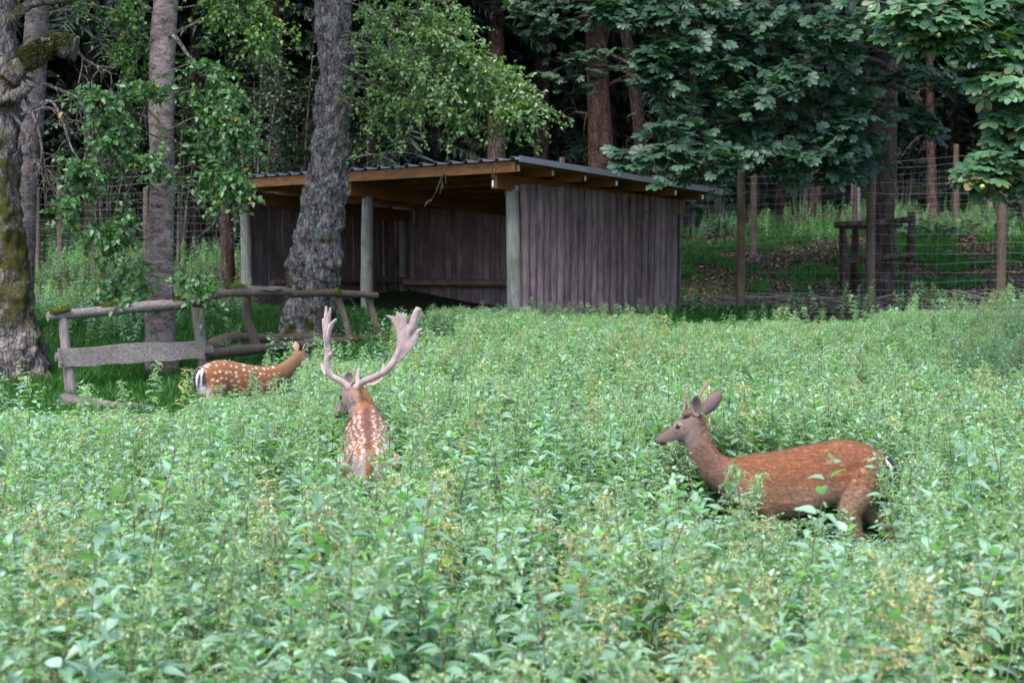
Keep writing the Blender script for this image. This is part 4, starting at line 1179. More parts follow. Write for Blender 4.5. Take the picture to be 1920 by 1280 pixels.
def head_cols(c, h, face, dark=True):
    hd = ss(-0.02, 0.06, h[:, 0]) * (np.abs(h[:, 1]) < 0.12) * (np.abs(h[:, 2]) < 0.14)
    c = lerp(c, face, hd * 0.95)
    br = hd * ss(0.10, 0.2, h[:, 0]) * ss(-0.02, 0.015, h[:, 2] + (h[:, 0] - 0.1) * 0.22) * (1 - ss(0.014, 0.04, np.abs(h[:, 1])))
    c = lerp(c, (0.15, 0.062, 0.035), br * 0.85)
    dn = np.linalg.norm((h - np.array([0.122, 0, 0.012])) * np.array([1, 0, 1.25]), axis=1)
    c = lerp(c, (0.36, 0.29, 0.25), hd * ((dn > 0.017) & (dn < 0.034) & (np.abs(h[:, 1]) > 0.03) & (h[:, 2] > 0.014)) * 0.45)
    c = lerp(c, (0.04, 0.03, 0.03), hd * ((dn <= 0.02) & (np.abs(h[:, 1]) > 0.03)))
    c = lerp(c, (0.44, 0.38, 0.34), hd * (1 - ss(-0.09, -0.075, h[:, 2])) * ss(0.12, 0.17, h[:, 0]) * 0.6)
    mouth = hd * ss(0.255, 0.275, h[:, 0]) * (np.abs(h[:, 2] + 0.048 - (0.31 - h[:, 0]) * 0.1) < 0.008)
    c = lerp(c, (0.05, 0.035, 0.035), mouth)
    c = lerp(c, (0.035, 0.026, 0.027), hd * ss(0.292, 0.312, h[:, 0]))
    return c

# --- young buck, side on
def buck_col(v, n, h, r):
    x, y, z = v.T
    c = np.tile(RUST, (len(v), 1)); fl = fleck(v, 14, 3); f2 = fleck(v, 60, 9)
    c = lerp(c, PALE, (1 - ss(0.50, 0.70, z + 0.05 * fl)) * (x < 0.45) * 0.95)
    c = lerp(c, (0.15, 0.06, 0.028), ss(0.62, 0.52, np.abs(z - 0.50) + 0.4) * ss(0.0, 0.12, x) * (1 - ss(0.3, 0.4, x)) * 0.5)
    nk = ss(0.44, 0.58, x + 0.25 * (0.75 - z))
    c = lerp(c, (0.135, 0.078, 0.056), nk * 0.95)
    back = nk * ss(0.0, 0.7, -n[:, 0]) * 0.75
    c = lerp(c, (0.17, 0.06, 0.028), back)
    c = lerp(c, (0.22, 0.16, 0.14), nk * ss(0.3, 0.95, n[:, 0]) * (z < 0.86) * 0.7)
    c = lerp(c, CREAM, (1 - ss(0.40, 0.45, z)) * (np.abs(y) < 0.13) * (x < 0.35) * (x > -0.2) * (n[:, 2] < 0.1) * 0.9)
    leg = (1 - ss(0.34, 0.44, z))
    c = lerp(c, (0.20, 0.125, 0.09), leg * 0.8)
    top = (1 - ss(0.010, 0.032, np.abs(y))) * (n[:, 2] > 0.3) * (x < 0.42) * (x > -0.52)
    c = lerp(c, (0.06, 0.032, 0.025), top * ss(0.5, -0.1, x) * 0.9)
    sp = spots(v, r, -0.46, -0.12, 0.58, 0.78, 0.058, 0.011) * (r.random(1)[0] * 0 + 1)
    c = lerp(c, CREAM, sp * 0.32 * (fl > -0.15))
    sp2 = spots(v, r, -0.45, 0.4, 0.83, 0.9, 0.04, 0.008)
    c = lerp(c, (0.27, 0.16, 0.10), sp2 * 0.5)
    rp = ss(-0.455, -0.50, x) * (z < 0.80) * (z > 0.45)
    c = lerp(c, (0.4, 0.35, 0.33), rp * (1 - ss(0.03, 0.07, np.abs(y))))
    c = c * (1 + 0.35 * f2[:, None] + 0.2 * fl[:, None])
    c = head_cols(c, h, (0.15, 0.10, 0.092))
    return np.clip(c, 0.005, 0.9)

b_rings = [((-.505, 0, .775), (-.50, 0, .62), .05), ((-.47, 0, .815), (-.48, 0, .55), .105), ((-.39, 0, .86), (-.41, 0, .50), .145), ((-.28, 0, .888), (-.28, 0, .49), .16), ((-.17, 0, .885), (-.17, 0, .48), .16, .46),
           ((-.05, 0, .862), (-.05, 0, .43), .172, .44), ((.08, 0, .832), (.08, 0, .405), .172, .42), ((.2, 0, .812), (.2, 0, .40), .155, .44), ((.31, 0, .797), (.30, 0, .415), .14, .46), ((.40, 0, .778), (.41, 0, .455), .122, .47),
           ((.47, 0, .772), (.51, 0, .525), .098), ((.53, 0, .80), (.575, 0, .57), .082), ((.578, 0, .865), (.645, 0, .635), .07), ((.602, 0, .935), (.697, 0, .715), .062), ((.620, -.005, 1.0), (.73, -.005, .80), .056), ((.642, -.01, 1.045), (.748, -.01, .875), .05)]
b_legs = [[(-.36, .08, .70, .10), (-.32, .09, .57, .108), (-.275, .085, .45, .082), (-.295, .08, .36, .058), (-.325, .08, .28, .040), (-.365, .08, .215, .030), (-.355, .08, .13, .021), (-.345, .08, .065, .022), (-.325, .08, .0, .026)],
          [(-.36, -.075, .66, .10), (-.36, -.085, .55, .10), (-.385, -.085, .46, .075), (-.45, -.08, .385, .052), (-.51, -.08, .335, .038), (-.555, -.08, .29, .030), (-.552, -.08, .17, .021), (-.545, -.08, .065, .022), (-.52, -.08, .0, .026)],
          [(.34, .07, .68, .07), (.33, .078, .60, .088), (.28, .085, .50, .078), (.235, .075, .42, .055), (.225, .075, .32, .038), (.215, .075, .23, .028), (.21, .075, .13, .0195), (.212, .075, .06, .021), (.235, .075, 0, .025)],
          [(.35, -.06, .60, .085), (.36, -.07, .48, .07), (.365, -.07, .40, .052), (.385, -.07, .30, .036), (.395, -.07, .21, .027), (.392, -.07, .12, .019), (.395, -.07, .06, .021), (.42, -.07, 0, .025)]]
b_hm = head_matrix((.66, -.01, 1.005), math.radians(-23), math.radians(-27), math.radians(0))
IN, OUT = (0.22, 0.17, 0.155), (0.14, 0.092, 0.082)
b_ears = [((-.015, .045, .03), (-.085, .085, .145), (.3, 1, .1), .088, OUT, IN), ((-.03, -.045, .03), (-.165, -.135, .125), (.9, -.55, .0), .085, (0.12, 0.078, 0.075), IN)]
YB = 10.0
bx = (1510 - 960) / FPX * YB
buck = make_deer('young red-brown buck with short spike antlers standing side-on among the nettles', (bx, YB, float(gz(bx, YB)) + 0.0), math.pi, b_rings, b_legs, b_hm, buck_col, b_ears,
    dict(path=[(-.49, 0, .785, .03), (-.53, 0, .75, .032), (-.555, 0, .69, .030), (-.562, 0, .62, .02), (-.56, 0, .585, .006)], col=(0.022, 0.018, 0.018), pale=[(-.50, .028, .76, .012), (-.535, .034, .715, .012), (-.55, .03, .65, .005)]), 1.0, 46000, 0.021, 5)
for s, base, mid, tip in ((1, (.055, .03, .055), (.02, .045, .135), (-.015, .055, .235)), (-1, (.05, -.03, .055), (-.01, -.075, .13), (-.105, -.115, .215))):
    m = MB()
    p = smoothpath([xf(b_hm, base), xf(b_hm, (base[0] - .01, base[1] * 1.1, .085)), xf(b_hm, mid), xf(b_hm, tip)], 20)
    rad = np.interp(np.linspace(0, 1, 20), [0, .15, .30, .42, .7, 1], [.030, .035, .028, .0115, .009, .004])
    tube(m, p, rad, 10, col=np.stack([np.interp(np.linspace(0, 1, 20), [0, .4, 1], a) for a in ((.06, .09, .26), (.034, .048, .14), (.022, .032, .105))], 1), rough=0.18, rscale=30)
    m.build('antler', M_VELVET, buck)

# --- stag seen from behind
def stag_col(v, n, h, r):
    x, y, z = v.T
    c = np.tile(np.array([0.22, 0.075, 0.027]), (len(v), 1)); fl = fleck(v, 12, 5); f2 = fleck(v, 70, 2)
    arc = np.where(np.abs(y) > 0.02, np.abs(y), 0)
    m = np.zeros(len(v)); hind = ss(-0.46, -0.56, x); xs = x - hind * np.clip(0.84 - z, 0, 0.5)
    for side in (-1, 1):
        sel = v[:, 1] * side > 0
        for xi in np.arange(-0.92, 0.5, 0.052):
            for yi in np.arange(0.05, 0.34, 0.042):
                xx = xi + r.uniform(-.02, .02); yy = yi + r.uniform(-.012, .012)
                a = np.abs(y) + np.clip(0.84 - z, 0, 0.3) * 0.7 * (1 - hind)
                d = np.hypot((xs - xx) / 2.0, a - yy); q = r.uniform(.0085, .0145)
                m = np.maximum(m, np.where(sel, 1 - ss(q * .7, q * 1.2, d), 0))
    body = 1 - ss(0.40, 0.52, x + 0.08 * fl)
    c = lerp(c, (0.42, 0.36, 0.33), m * body * (z > 0.6) * 0.95)
    c = lerp(c, (0.10, 0.036, 0.018), (1 - ss(.012, .03, np.abs(y))) * body * (n[:, 2] > 0.3) * 0.85)
    c = lerp(c, PALE, (1 - ss(.48, .6, z)) * 0.7)
    nk = ss(0.40, 0.60, x + 0.10 * fl)
    c = lerp(c, (0.22, 0.095, 0.05), nk)
    c = lerp(c, (0.30, 0.205, 0.165), nk * ss(.025, .055, np.abs(y)) * ss(-0.1, 0.25, fl + 0.1) * 0.6)
    c = lerp(c, (0.36, 0.31, 0.29), ss(-0.50, -0.60, x) * (1 - ss(.60, .74, z + 0.10 * fl)) * 0.8)
    c = c * (1 + 0.25 * f2[:, None] + 0.18 * fl[:, None])
    hd = ss(-0.02, 0.08, h[:, 0]) * (np.abs(h[:, 1]) < 0.13)
    top = hd * (h[:, 2] > 0.0)
    c2 = head_cols(c, h, (0.24, 0.165, 0.145))
    c = c2 * (1 - (top * 0.5)[:, None]) + np.array([0.24, 0.11, 0.06]) * (top * 0.5)[:, None]
    return np.clip(c * 1.25, 0.005, 0.9)

s_rings = [((-.61, 0, .73), (-.60, 0, .54), .06), ((-.565, 0, .775), (-.57, 0, .48), .125), ((-.46, 0, .812), (-.47, 0, .45), .165), ((-.30, 0, .832), (-.3, 0, .43), .18), ((-.1, 0, .852), (-.1, 0, .41), .19, .46), ((.1, 0, .878), (.1, 0, .40), .19, .46),
           ((.26, 0, .906), (.26, 0, .42), .178, .5), ((.38, 0, .918), (.40, 0, .46), .155), ((.455, 0, .94), (.53, 0, .54), .125), ((.50, .01, .965), (.61, .01, .64), .11), ((.525, .025, 1.005), (.655, .025, .75), .098), ((.545, .045, 1.05), (.68, .045, .84), .088), ((.565, .06, 1.085), (.70, .06, .90), .076)]
s_legs = [[(-.42, s * .09, .68, .12), (-.37, s * .1, .55, .11), (-.36, s * .1, .44, .08), (-.42, s * .1, .34, .05), (-.47, s * .1, .26, .034), (-.46, s * .1, .14, .023), (-.45, s * .1, .06, .024), (-.42, s * .1, 0, .028)] for s in (-1, 1)] + \
         [[(.32, s * .08, .62, .10), (.29, s * .09, .48, .075), (.27, s * .09, .40, .055), (.27, s * .09, .28, .036), (.265, s * .09, .2, .028), (.26, s * .09, .11, .021), (.265, s * .09, .05, .023), (.285, s * .09, 0, .026)] for s in (-1, 1)]
s_hm = head_matrix((.60, .068, 1.06), math.radians(-38), math.radians(38), math.radians(-4))
YS = 10.75
SPX = 688
sx = (SPX - 960) / FPX * YS
RZS = math.radians(90 + 6)
stag = make_deer('large spotted stag with broad velvet antlers, seen from behind among the nettles', (sx, YS, float(gz(sx, YS))), RZS, s_rings, s_legs, s_hm, stag_col,
    [((-.015, .05, .03), (-.075, .062, .105), (-.57, .69, -.4), .066, (0.24, 0.15, 0.115), (0.42, 0.31, 0.29)), ((-.03, -.055, .02), (-.143, -.165, -.005), (-.57, .69, -.44), .075, (0.3, 0.18, 0.13), (0.46, 0.33, 0.29))],
    dict(path=[(-.59, 0, .715, .016), (-.612, 0, .66, .022), (-.62, 0, .60, .02), (-.62, 0, .52, .008)], col=(0.16, 0.06, 0.025)), 1.0, 36000, 0.018, 8)

def Z5(zx, zy):       # pixel of the enlarged stag detail -> photo pixel
    return 560 + zx * 0.2812, 540 + zy * 0.2812

def antler_mesh(tubes, palms):
    mb = MB()
    for pts in tubes:
        a = np.array([[*P(*Z5(x, y), d), w * 0.2812 * d / FPX] for x, y, w, d in pts])
        p = smoothpath(a, 28); tube(mb, p[:, :3], p[:, 3], 10)
    for poly, d0, d1, th in palms:
        pts = np.array([P(*Z5(x, y), d0 + (d1 - d0) * (y - poly[0][1]) / 400.0) for x, y in poly])
        n = len(pts); tt = np.array([0, th / 2, 0])
        bm = bmesh.new(); vs_ = [bm.verts.new(p - tt) for p in pts]; fc = bm.faces.new(vs_)
        r = bmesh.ops.extrude_face_region(bm, geom=[fc]); bmesh.ops.translate(bm, verts=[e for e in r['geom'] if isinstance(e, bmesh.types.BMVert)], vec=tt * 2)
        bmesh.ops.triangulate(bm, faces=bm.faces[:]); bmesh.ops.recalc_face_normals(bm, faces=bm.faces[:])
        bm.verts.index_update()
        mb.add(np.array([w.co[:] for w in bm.verts]), np.array([[w.index for w in q.verts] for q in bm.faces])); bm.free()
    return remesh(mb, 0.0042, 6)

YA = 11.2
right = antler_mesh(
    [[(375, 668, 24, YA), (405, 640, 24, YA), (450, 615, 22, YA - .03), (520, 585, 22, YA - .06), (580, 555, 23, YA - .1), (625, 505, 25, YA - .12), (658, 440, 22, YA - .12), (690, 360, 14, YA - .12), (715, 290, 5, YA - .12)],
     [(395, 640, 16, YA + .04), (392, 590, 15, YA + .06), (398, 550, 12, YA + .08), (400, 530, 7, YA + .1)], [(560, 560, 18, YA - .08), (566, 530, 13, YA - .06), (566, 505, 8, YA - .05)],
     [(705, 390, 8, YA - .12), (735, 310, 20, YA - .12), (757, 255, 26, YA - .13), (780, 180, 25, YA - .13), (803, 132, 23, YA - .13)], [(745, 400, 8, YA - .12), (775, 335, 18, YA - .12), (793, 290, 16, YA - .12), (826, 270, 9, YA - .12)]],
    [([(640, 470), (652, 400), (658, 330), (645, 270), (620, 215), (578, 180), (605, 182), (645, 192), (660, 152), (678, 178), (700, 155), (706, 180), (722, 168), (722, 235), (735, 268), (775, 290), (800, 330), (782, 375), (745, 420), (700, 465), (665, 500)], YA - .12, YA - .12, .026)])
left = antler_mesh(
    [[(338, 668, 24, YA), (305, 640, 24, YA), (270, 612, 22, YA), (225, 590, 22, YA), (195, 550, 22, YA), (190, 490, 22, YA), (197, 440, 22, YA), (188, 370, 20, YA), (187, 290, 14, YA), (186, 240, 5, YA)],
     [(205, 450, 16, YA - .03), (228, 430, 14, YA - .05), (230, 408, 9, YA - .07)], [(190, 580, 14, YA + .03), (165, 545, 14, YA + .08), (150, 500, 8, YA + .12)],
     [(196, 430, 8, YA), (180, 345, 16, YA - .02), (171, 272, 8, YA - .03)], [(190, 400, 8, YA), (174, 275, 15, YA + .02), (162, 203, 8, YA + .03)],
     [(190, 400, 8, YA), (182, 230, 15, YA + .02), (183, 120, 8, YA + .04)], [(190, 400, 8, YA), (198, 235, 15, YA - .02), (213, 130, 8, YA - .05)], [(192, 390, 8, YA), (212, 262, 16, YA - .04), (250, 206, 9, YA - .07)]], [])
Mi = (Matrix.Translation(stag.location) @ Matrix.Rotation(RZS, 4, 'Z')).inverted()
for v, f in (right, left):
    v = xf(Mi, v); fl = fleck(v, 25, 4); m = MB()
    m.add(v, f, np.clip(np.array([0.235, 0.168, 0.168])[None] * (1 + 0.35 * fl[:, None]), 0.05, 0.8)); m.build('antler', M_VELVET, stag)

# --- spotted doe by the rails
def doe_col(v, n, h, r):
    x, y, z = v.T
    c = np.tile(np.array([0.22, 0.078, 0.028]), (len(v), 1)); fl = fleck(v, 12, 15); f2 = fleck(v, 60, 12)
    c = lerp(c, (0.44, 0.38, 0.34), spots(v, r, -.45, .42, .52, .9, .062, .0135, 0.42) * 0.97)
    c = lerp(c, PALE, (1 - ss(.46, .52, z)) * 0.8)
    nk = ss(.46, .58, x); c = lerp(c, (0.21, 0.098, 0.055), nk)
    c = lerp(c, (0.26, 0.165, 0.12), nk * ss(.3, .9, n[:, 0]))
    c = lerp(c, (0.45, 0.41, 0.40), ss(-.46, -.485, x) * (z < .82) * (np.abs(y) < .12))
    c = lerp(c, (0.03, 0.02, 0.02), ss(-.455, -.475, x) * (np.abs(np.abs(y) - .10) < .022) * (z > .6))
    c = lerp(c, (0.42, 0.37, 0.36), (1 - ss(.55, .65, z)) * ss(-.40, -.47, x))
    c = lerp(c, (0.10, 0.04, 0.02), (1 - ss(.01, .03, np.abs(y))) * (x < .5) * (n[:, 2] > .3) * .8)
    c = c * (1 + .2 * f2[:, None] + .15 * fl[:, None])
    c = head_cols(c, h, (0.21, 0.12, 0.08))
    return np.clip(c, .005, .9)
d_rings = b_rings[:9] + [((.40, 0, .80), (.41, 0, .47), .12), ((.47, 0, .80), (.50, 0, .54), .095), ((.545, 0, .82), (.595, 0, .61), .075), ((.63, 0, .86), (.68, 0, .68), .06), ((.71, 0, .92), (.765, 0, .76), .052), ((.76, 0, .96), (.815, 0, .82), .048)]
d_rings[0] = ((-.505, 0, .775), (-.50, 0, .55), .07); d_rings[1] = ((-.47, 0, .82), (-.48, 0, .5), .12)
d_hm = head_matrix((.785, 0, .915), math.radians(-36), math.radians(8), 0)
YD = 16.2
dx_ = (447 - 960) / FPX * YD
doe = make_deer('small white-spotted doe walking away in front of the old rail fence', (dx_, YD, float(gz(dx_, YD)) - 0.02), math.radians(38), d_rings, b_legs, d_hm, doe_col,
    [((-.01, .05, .03), (-.06, .11, .14), (.2, .9, .1), .075, (0.3, 0.18, 0.12), (0.5, 0.4, 0.38)), ((-.01, -.05, .03), (-.06, -.11, .14), (.2, -.9, .1), .075, (0.3, 0.18, 0.12), (0.5, 0.4, 0.38))],
    dict(path=[(-.49, 0, .80, .03), (-.53, 0, .76, .032), (-.55, 0, .70, .03), (-.55, 0, .63, .02), (-.545, 0, .585, .006)], col=(0.03, 0.022, 0.022), pale=[(-.50, -.03, .78, .016), (-.535, -.036, .71, .017), (-.54, -.03, .62, .008)]), 0.9, 20000, 0.018, 11)

# ------------------------------------------------------------------ nettles
def nettle_leaf(L, W, droop=0.35, fold=0.3, st=5):
    """pointed toothed leaf along +X, base at the origin"""
    v = []
    prof = [(0, .10), (.12, .72), (.3, 1.0), (.52, .80), (.76, .42), (1.0, .0)]
    for t, w in prof:
        z = 0.10 * L * t - droop * L * t * t
        for s in (-1, 0, 1):
            v.append((t * L * (1 - 0.12 * droop * t), s * w * W / 2, z + abs(s) * fold * w * W / 2))
    f = []
    for q in range(len(prof) - 1):
        for s in (0, 1):
            f.append((q * 3 + s, q * 3 + s + 3, q * 3 + s + 4, q * 3 + s + 1))
    return np.array(v), np.array(f)

def nettle_plan(h, seed, seedy, short=False):
    """stem path, leaf transforms and catkin strands of one plant"""
    r = np.random.default_rng(seed)
    n = 9; t = np.linspace(0, 1, n); lean = r.normal(size=2) * 0.07 * h
    stem = np.stack([lean[0] * t ** 2 + 0.008 * np.sin(t * 9 + seed), lean[1] * t ** 2 + 0.008 * np.cos(t * 8 + seed), h * t], 1)
    def at(u):
        i = min(n - 2, int(u * (n - 1))); k = u * (n - 1) - i; return stem[i] * (1 - k) + stem[i + 1] * k
    lv, cat = [], []
    z = 0.16 * h; k = 0; az = r.uniform(0, 6.28)
    while z < h * 0.99:
        u = z / h
        size = np.interp(u, [0.1, 0.45, 0.75, 0.92, 1.0], [0.10, 0.115, 0.092, 0.06, 0.030]) * r.uniform(0.85, 1.15)
        if seedy: size *= np.interp(u, [0, 0.5, 0.8, 1], [1, .95, .75, .7])
        az += math.pi / 2 + r.normal() * 0.12
        for s in (0, 1):
            if u < 0.35 and r.random() < 0.35: continue
            a = az + s * math.pi + r.normal() * 0.15
            el = np.interp(u, [0, 0.7, 1.0], [-0.05, 0.12, 0.7]) + r.normal() * 0.22
            roll = r.normal() * 0.25
            lv.append((at(u), a, el, roll, size, r.random()))
            if seedy and 0.42 < u < 0.97:
                for _ in range(r.integers(2, 5)):
                    cat.append((at(u), a + r.normal() * 0.7, r.uniform(0.035, 0.085) * (1.15 - 0.4 * u), r.uniform(0.1, 0.9)))
        z += h * np.interp(u, [0, 0.6, 1.0], [0.085, 0.068, 0.032]) * r.uniform(0.85, 1.15)
    return stem, lv, cat

LEAFM = [nettle_leaf(1.0, 0.50, 0.32, 0.30), nettle_leaf(1.0, 0.44, 0.55, 0.38), nettle_leaf(1.0, 0.55, 0.20, 0.22)]
NG1, NG2, NG3 = np.array([0.112, 0.205, 0.135]), np.array([0.235, 0.345, 0.262]), np.array([0.30, 0.29, 0.09])

def leaf_matrix(p, a, el, roll, s):
    return Matrix.Translation(p) @ Matrix.Rotation(a, 4, 'Z') @ Matrix.Rotation(-el, 4, 'Y') @ Matrix.Rotation(roll, 4, 'X') @ Matrix.Translation((0.012, 0, 0)) @ Matrix.Scale(s, 4)

def nettle_parts(h, seed, seedy, tone=0.5, yellow=False, pieces=('stem', 'foliage', 'catkins')):
    stem, lv, cat = nettle_plan(h, seed, seedy)
    r = np.random.default_rng(seed + 500)
    ms, mf, mc = MB(), MB(), MB()
    sc = np.array([0.12, 0.18, 0.075]) if r.random() < 0.55 else np.array([0.12, 0.075, 0.05])
    tube(ms, stem, np.linspace(0.0042, 0.0016, len(stem)), 4, sc, cap=False)
    for p, a, el, roll, s, q in lv:
        v, f = LEAFM[int(q * 3) % 3]
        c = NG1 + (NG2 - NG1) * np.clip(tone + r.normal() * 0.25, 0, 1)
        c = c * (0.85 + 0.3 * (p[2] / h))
        if yellow and r.random() < 0.12: c = NG3
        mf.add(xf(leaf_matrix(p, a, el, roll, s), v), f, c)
    for p, a, l, dr in cat:
        o = np.array([math.cos(a), math.sin(a), 0]); t = np.linspace(0, 1, 6)[:, None]
        path = p + o * l * t + np.array([0, 0, 1.0]) * (0.25 * l * t - dr * 1.3 * l * t ** 2)
        cc = np.array([0.28, 0.345, 0.205]) * r.uniform(0.75, 1.25) if not yellow else np.array([0.40, 0.34, 0.20]) * r.uniform(0.8, 1.2)
        # small seed bumps along the strand
        m = 9; tt = r.uniform(0.1, 1, m)[:, None]
        b = p + o * l * tt + np.array([0, 0, 1.0]) * (0.25 * l * tt - dr * 1.3 * l * tt ** 2) + r.normal(scale=0.003, size=(m, 3))
        leaves(mc, b, r.normal(size=(m, 3)), r.normal(size=(m, 3)), 0.011, 0.008, cc, 0.4, 0)
        tube(mc, path, 0.0012, 3, cc, cap=False)
    return ms, mf, mc, lv

VAR = []
vcol = bpy.data.collections.new('nettle_variants')
for i in range(14):
    h = 0.95; seedy = i % 2 == 0 or i > 9
    ms, mf, mc, lv = nettle_parts(h, 100 + i, seedy, 0.25 + 0.5 * ((i * 5) % 14) / 13, yellow=i in (4, 12))
    sme, fme = ms.mesh('stem', M_STEM), mf.mesh('foliage', M_NETTLE)
    cme = mc.mesh('catkins', M_NETTLE) if mc.n else None
    VAR.append((sme, fme, cme, lv, 100 + i))
    # one combined mesh for the far plants
    w = MB(); w.merge(ms); w.merge(mf); w.merge(mc)
    me = w.mesh('nettle', M_NETTLE)
    o = bpy.data.objects.new('nettle_variant_%02d' % i, me); vcol.objects.link(o)

def gn_scatter(name, pts, rot, scl, idx, coll, label, cat, kind='stuff'):
    me = bpy.data.meshes.new(name)
    me.vertices.add(len(pts)); me.vertices.foreach_set('co', np.asarray(pts, np.float32).ravel())
    for nm, ty, da in (('rot', 'FLOAT_VECTOR', rot), ('scl', 'FLOAT_VECTOR', scl)):
        a = me.attributes.new(nm, ty, 'POINT'); a.data.foreach_set('vector', np.asarray(da, np.float32).ravel())
    a = me.attributes.new('idx', 'INT', 'POINT'); a.data.foreach_set('value', np.asarray(idx, np.int32))
    o = bpy.data.objects.new(name, me); COL.objects.link(o)
    ng = bpy.data.node_groups.new(name, 'GeometryNodeTree')
    ng.interface.new_socket('Geometry', in_out='INPUT', socket_type='NodeSocketGeometry')
    ng.interface.new_socket('Geometry', in_out='OUTPUT', socket_type='NodeSocketGeometry')
    N, L = ng.nodes, ng.links
    gi, go = N.new('NodeGroupInput'), N.new('NodeGroupOutput')
    ci = N.new('GeometryNodeCollectionInfo'); ci.inputs['Collection'].default_value = coll
    ci.inputs['Separate Children'].default_value = True; ci.inputs['Reset Children'].default_value = True
    ip = N.new('GeometryNodeInstanceOnPoints'); ip.inputs['Pick Instance'].default_value = True
    def na(n_, dt):
        x = N.new('GeometryNodeInputNamedAttribute'); x.data_type = dt; x.inputs['Name'].default_value = n_; return x.outputs[0]
    L.new(gi.outputs[0], ip.inputs['Points']); L.new(ci.outputs[0], ip.inputs['Instance'])
    L.new(na('idx', 'INT'), ip.inputs['Instance Index']); L.new(na('scl', 'FLOAT_VECTOR'), ip.inputs['Scale'])
    er = N.new('FunctionNodeEulerToRotation'); L.new(na('rot', 'FLOAT_VECTOR'), er.inputs[0]); L.new(er.outputs[0], ip.inputs['Rotation'])
    L.new(ip.outputs[0], go.inputs[0])
    m = o.modifiers.new('scatter', 'NODES'); m.node_group = ng
    tag(o, label, cat, kind=kind)
    return o

def pxof(x, y): return 960 + x / y * FPX

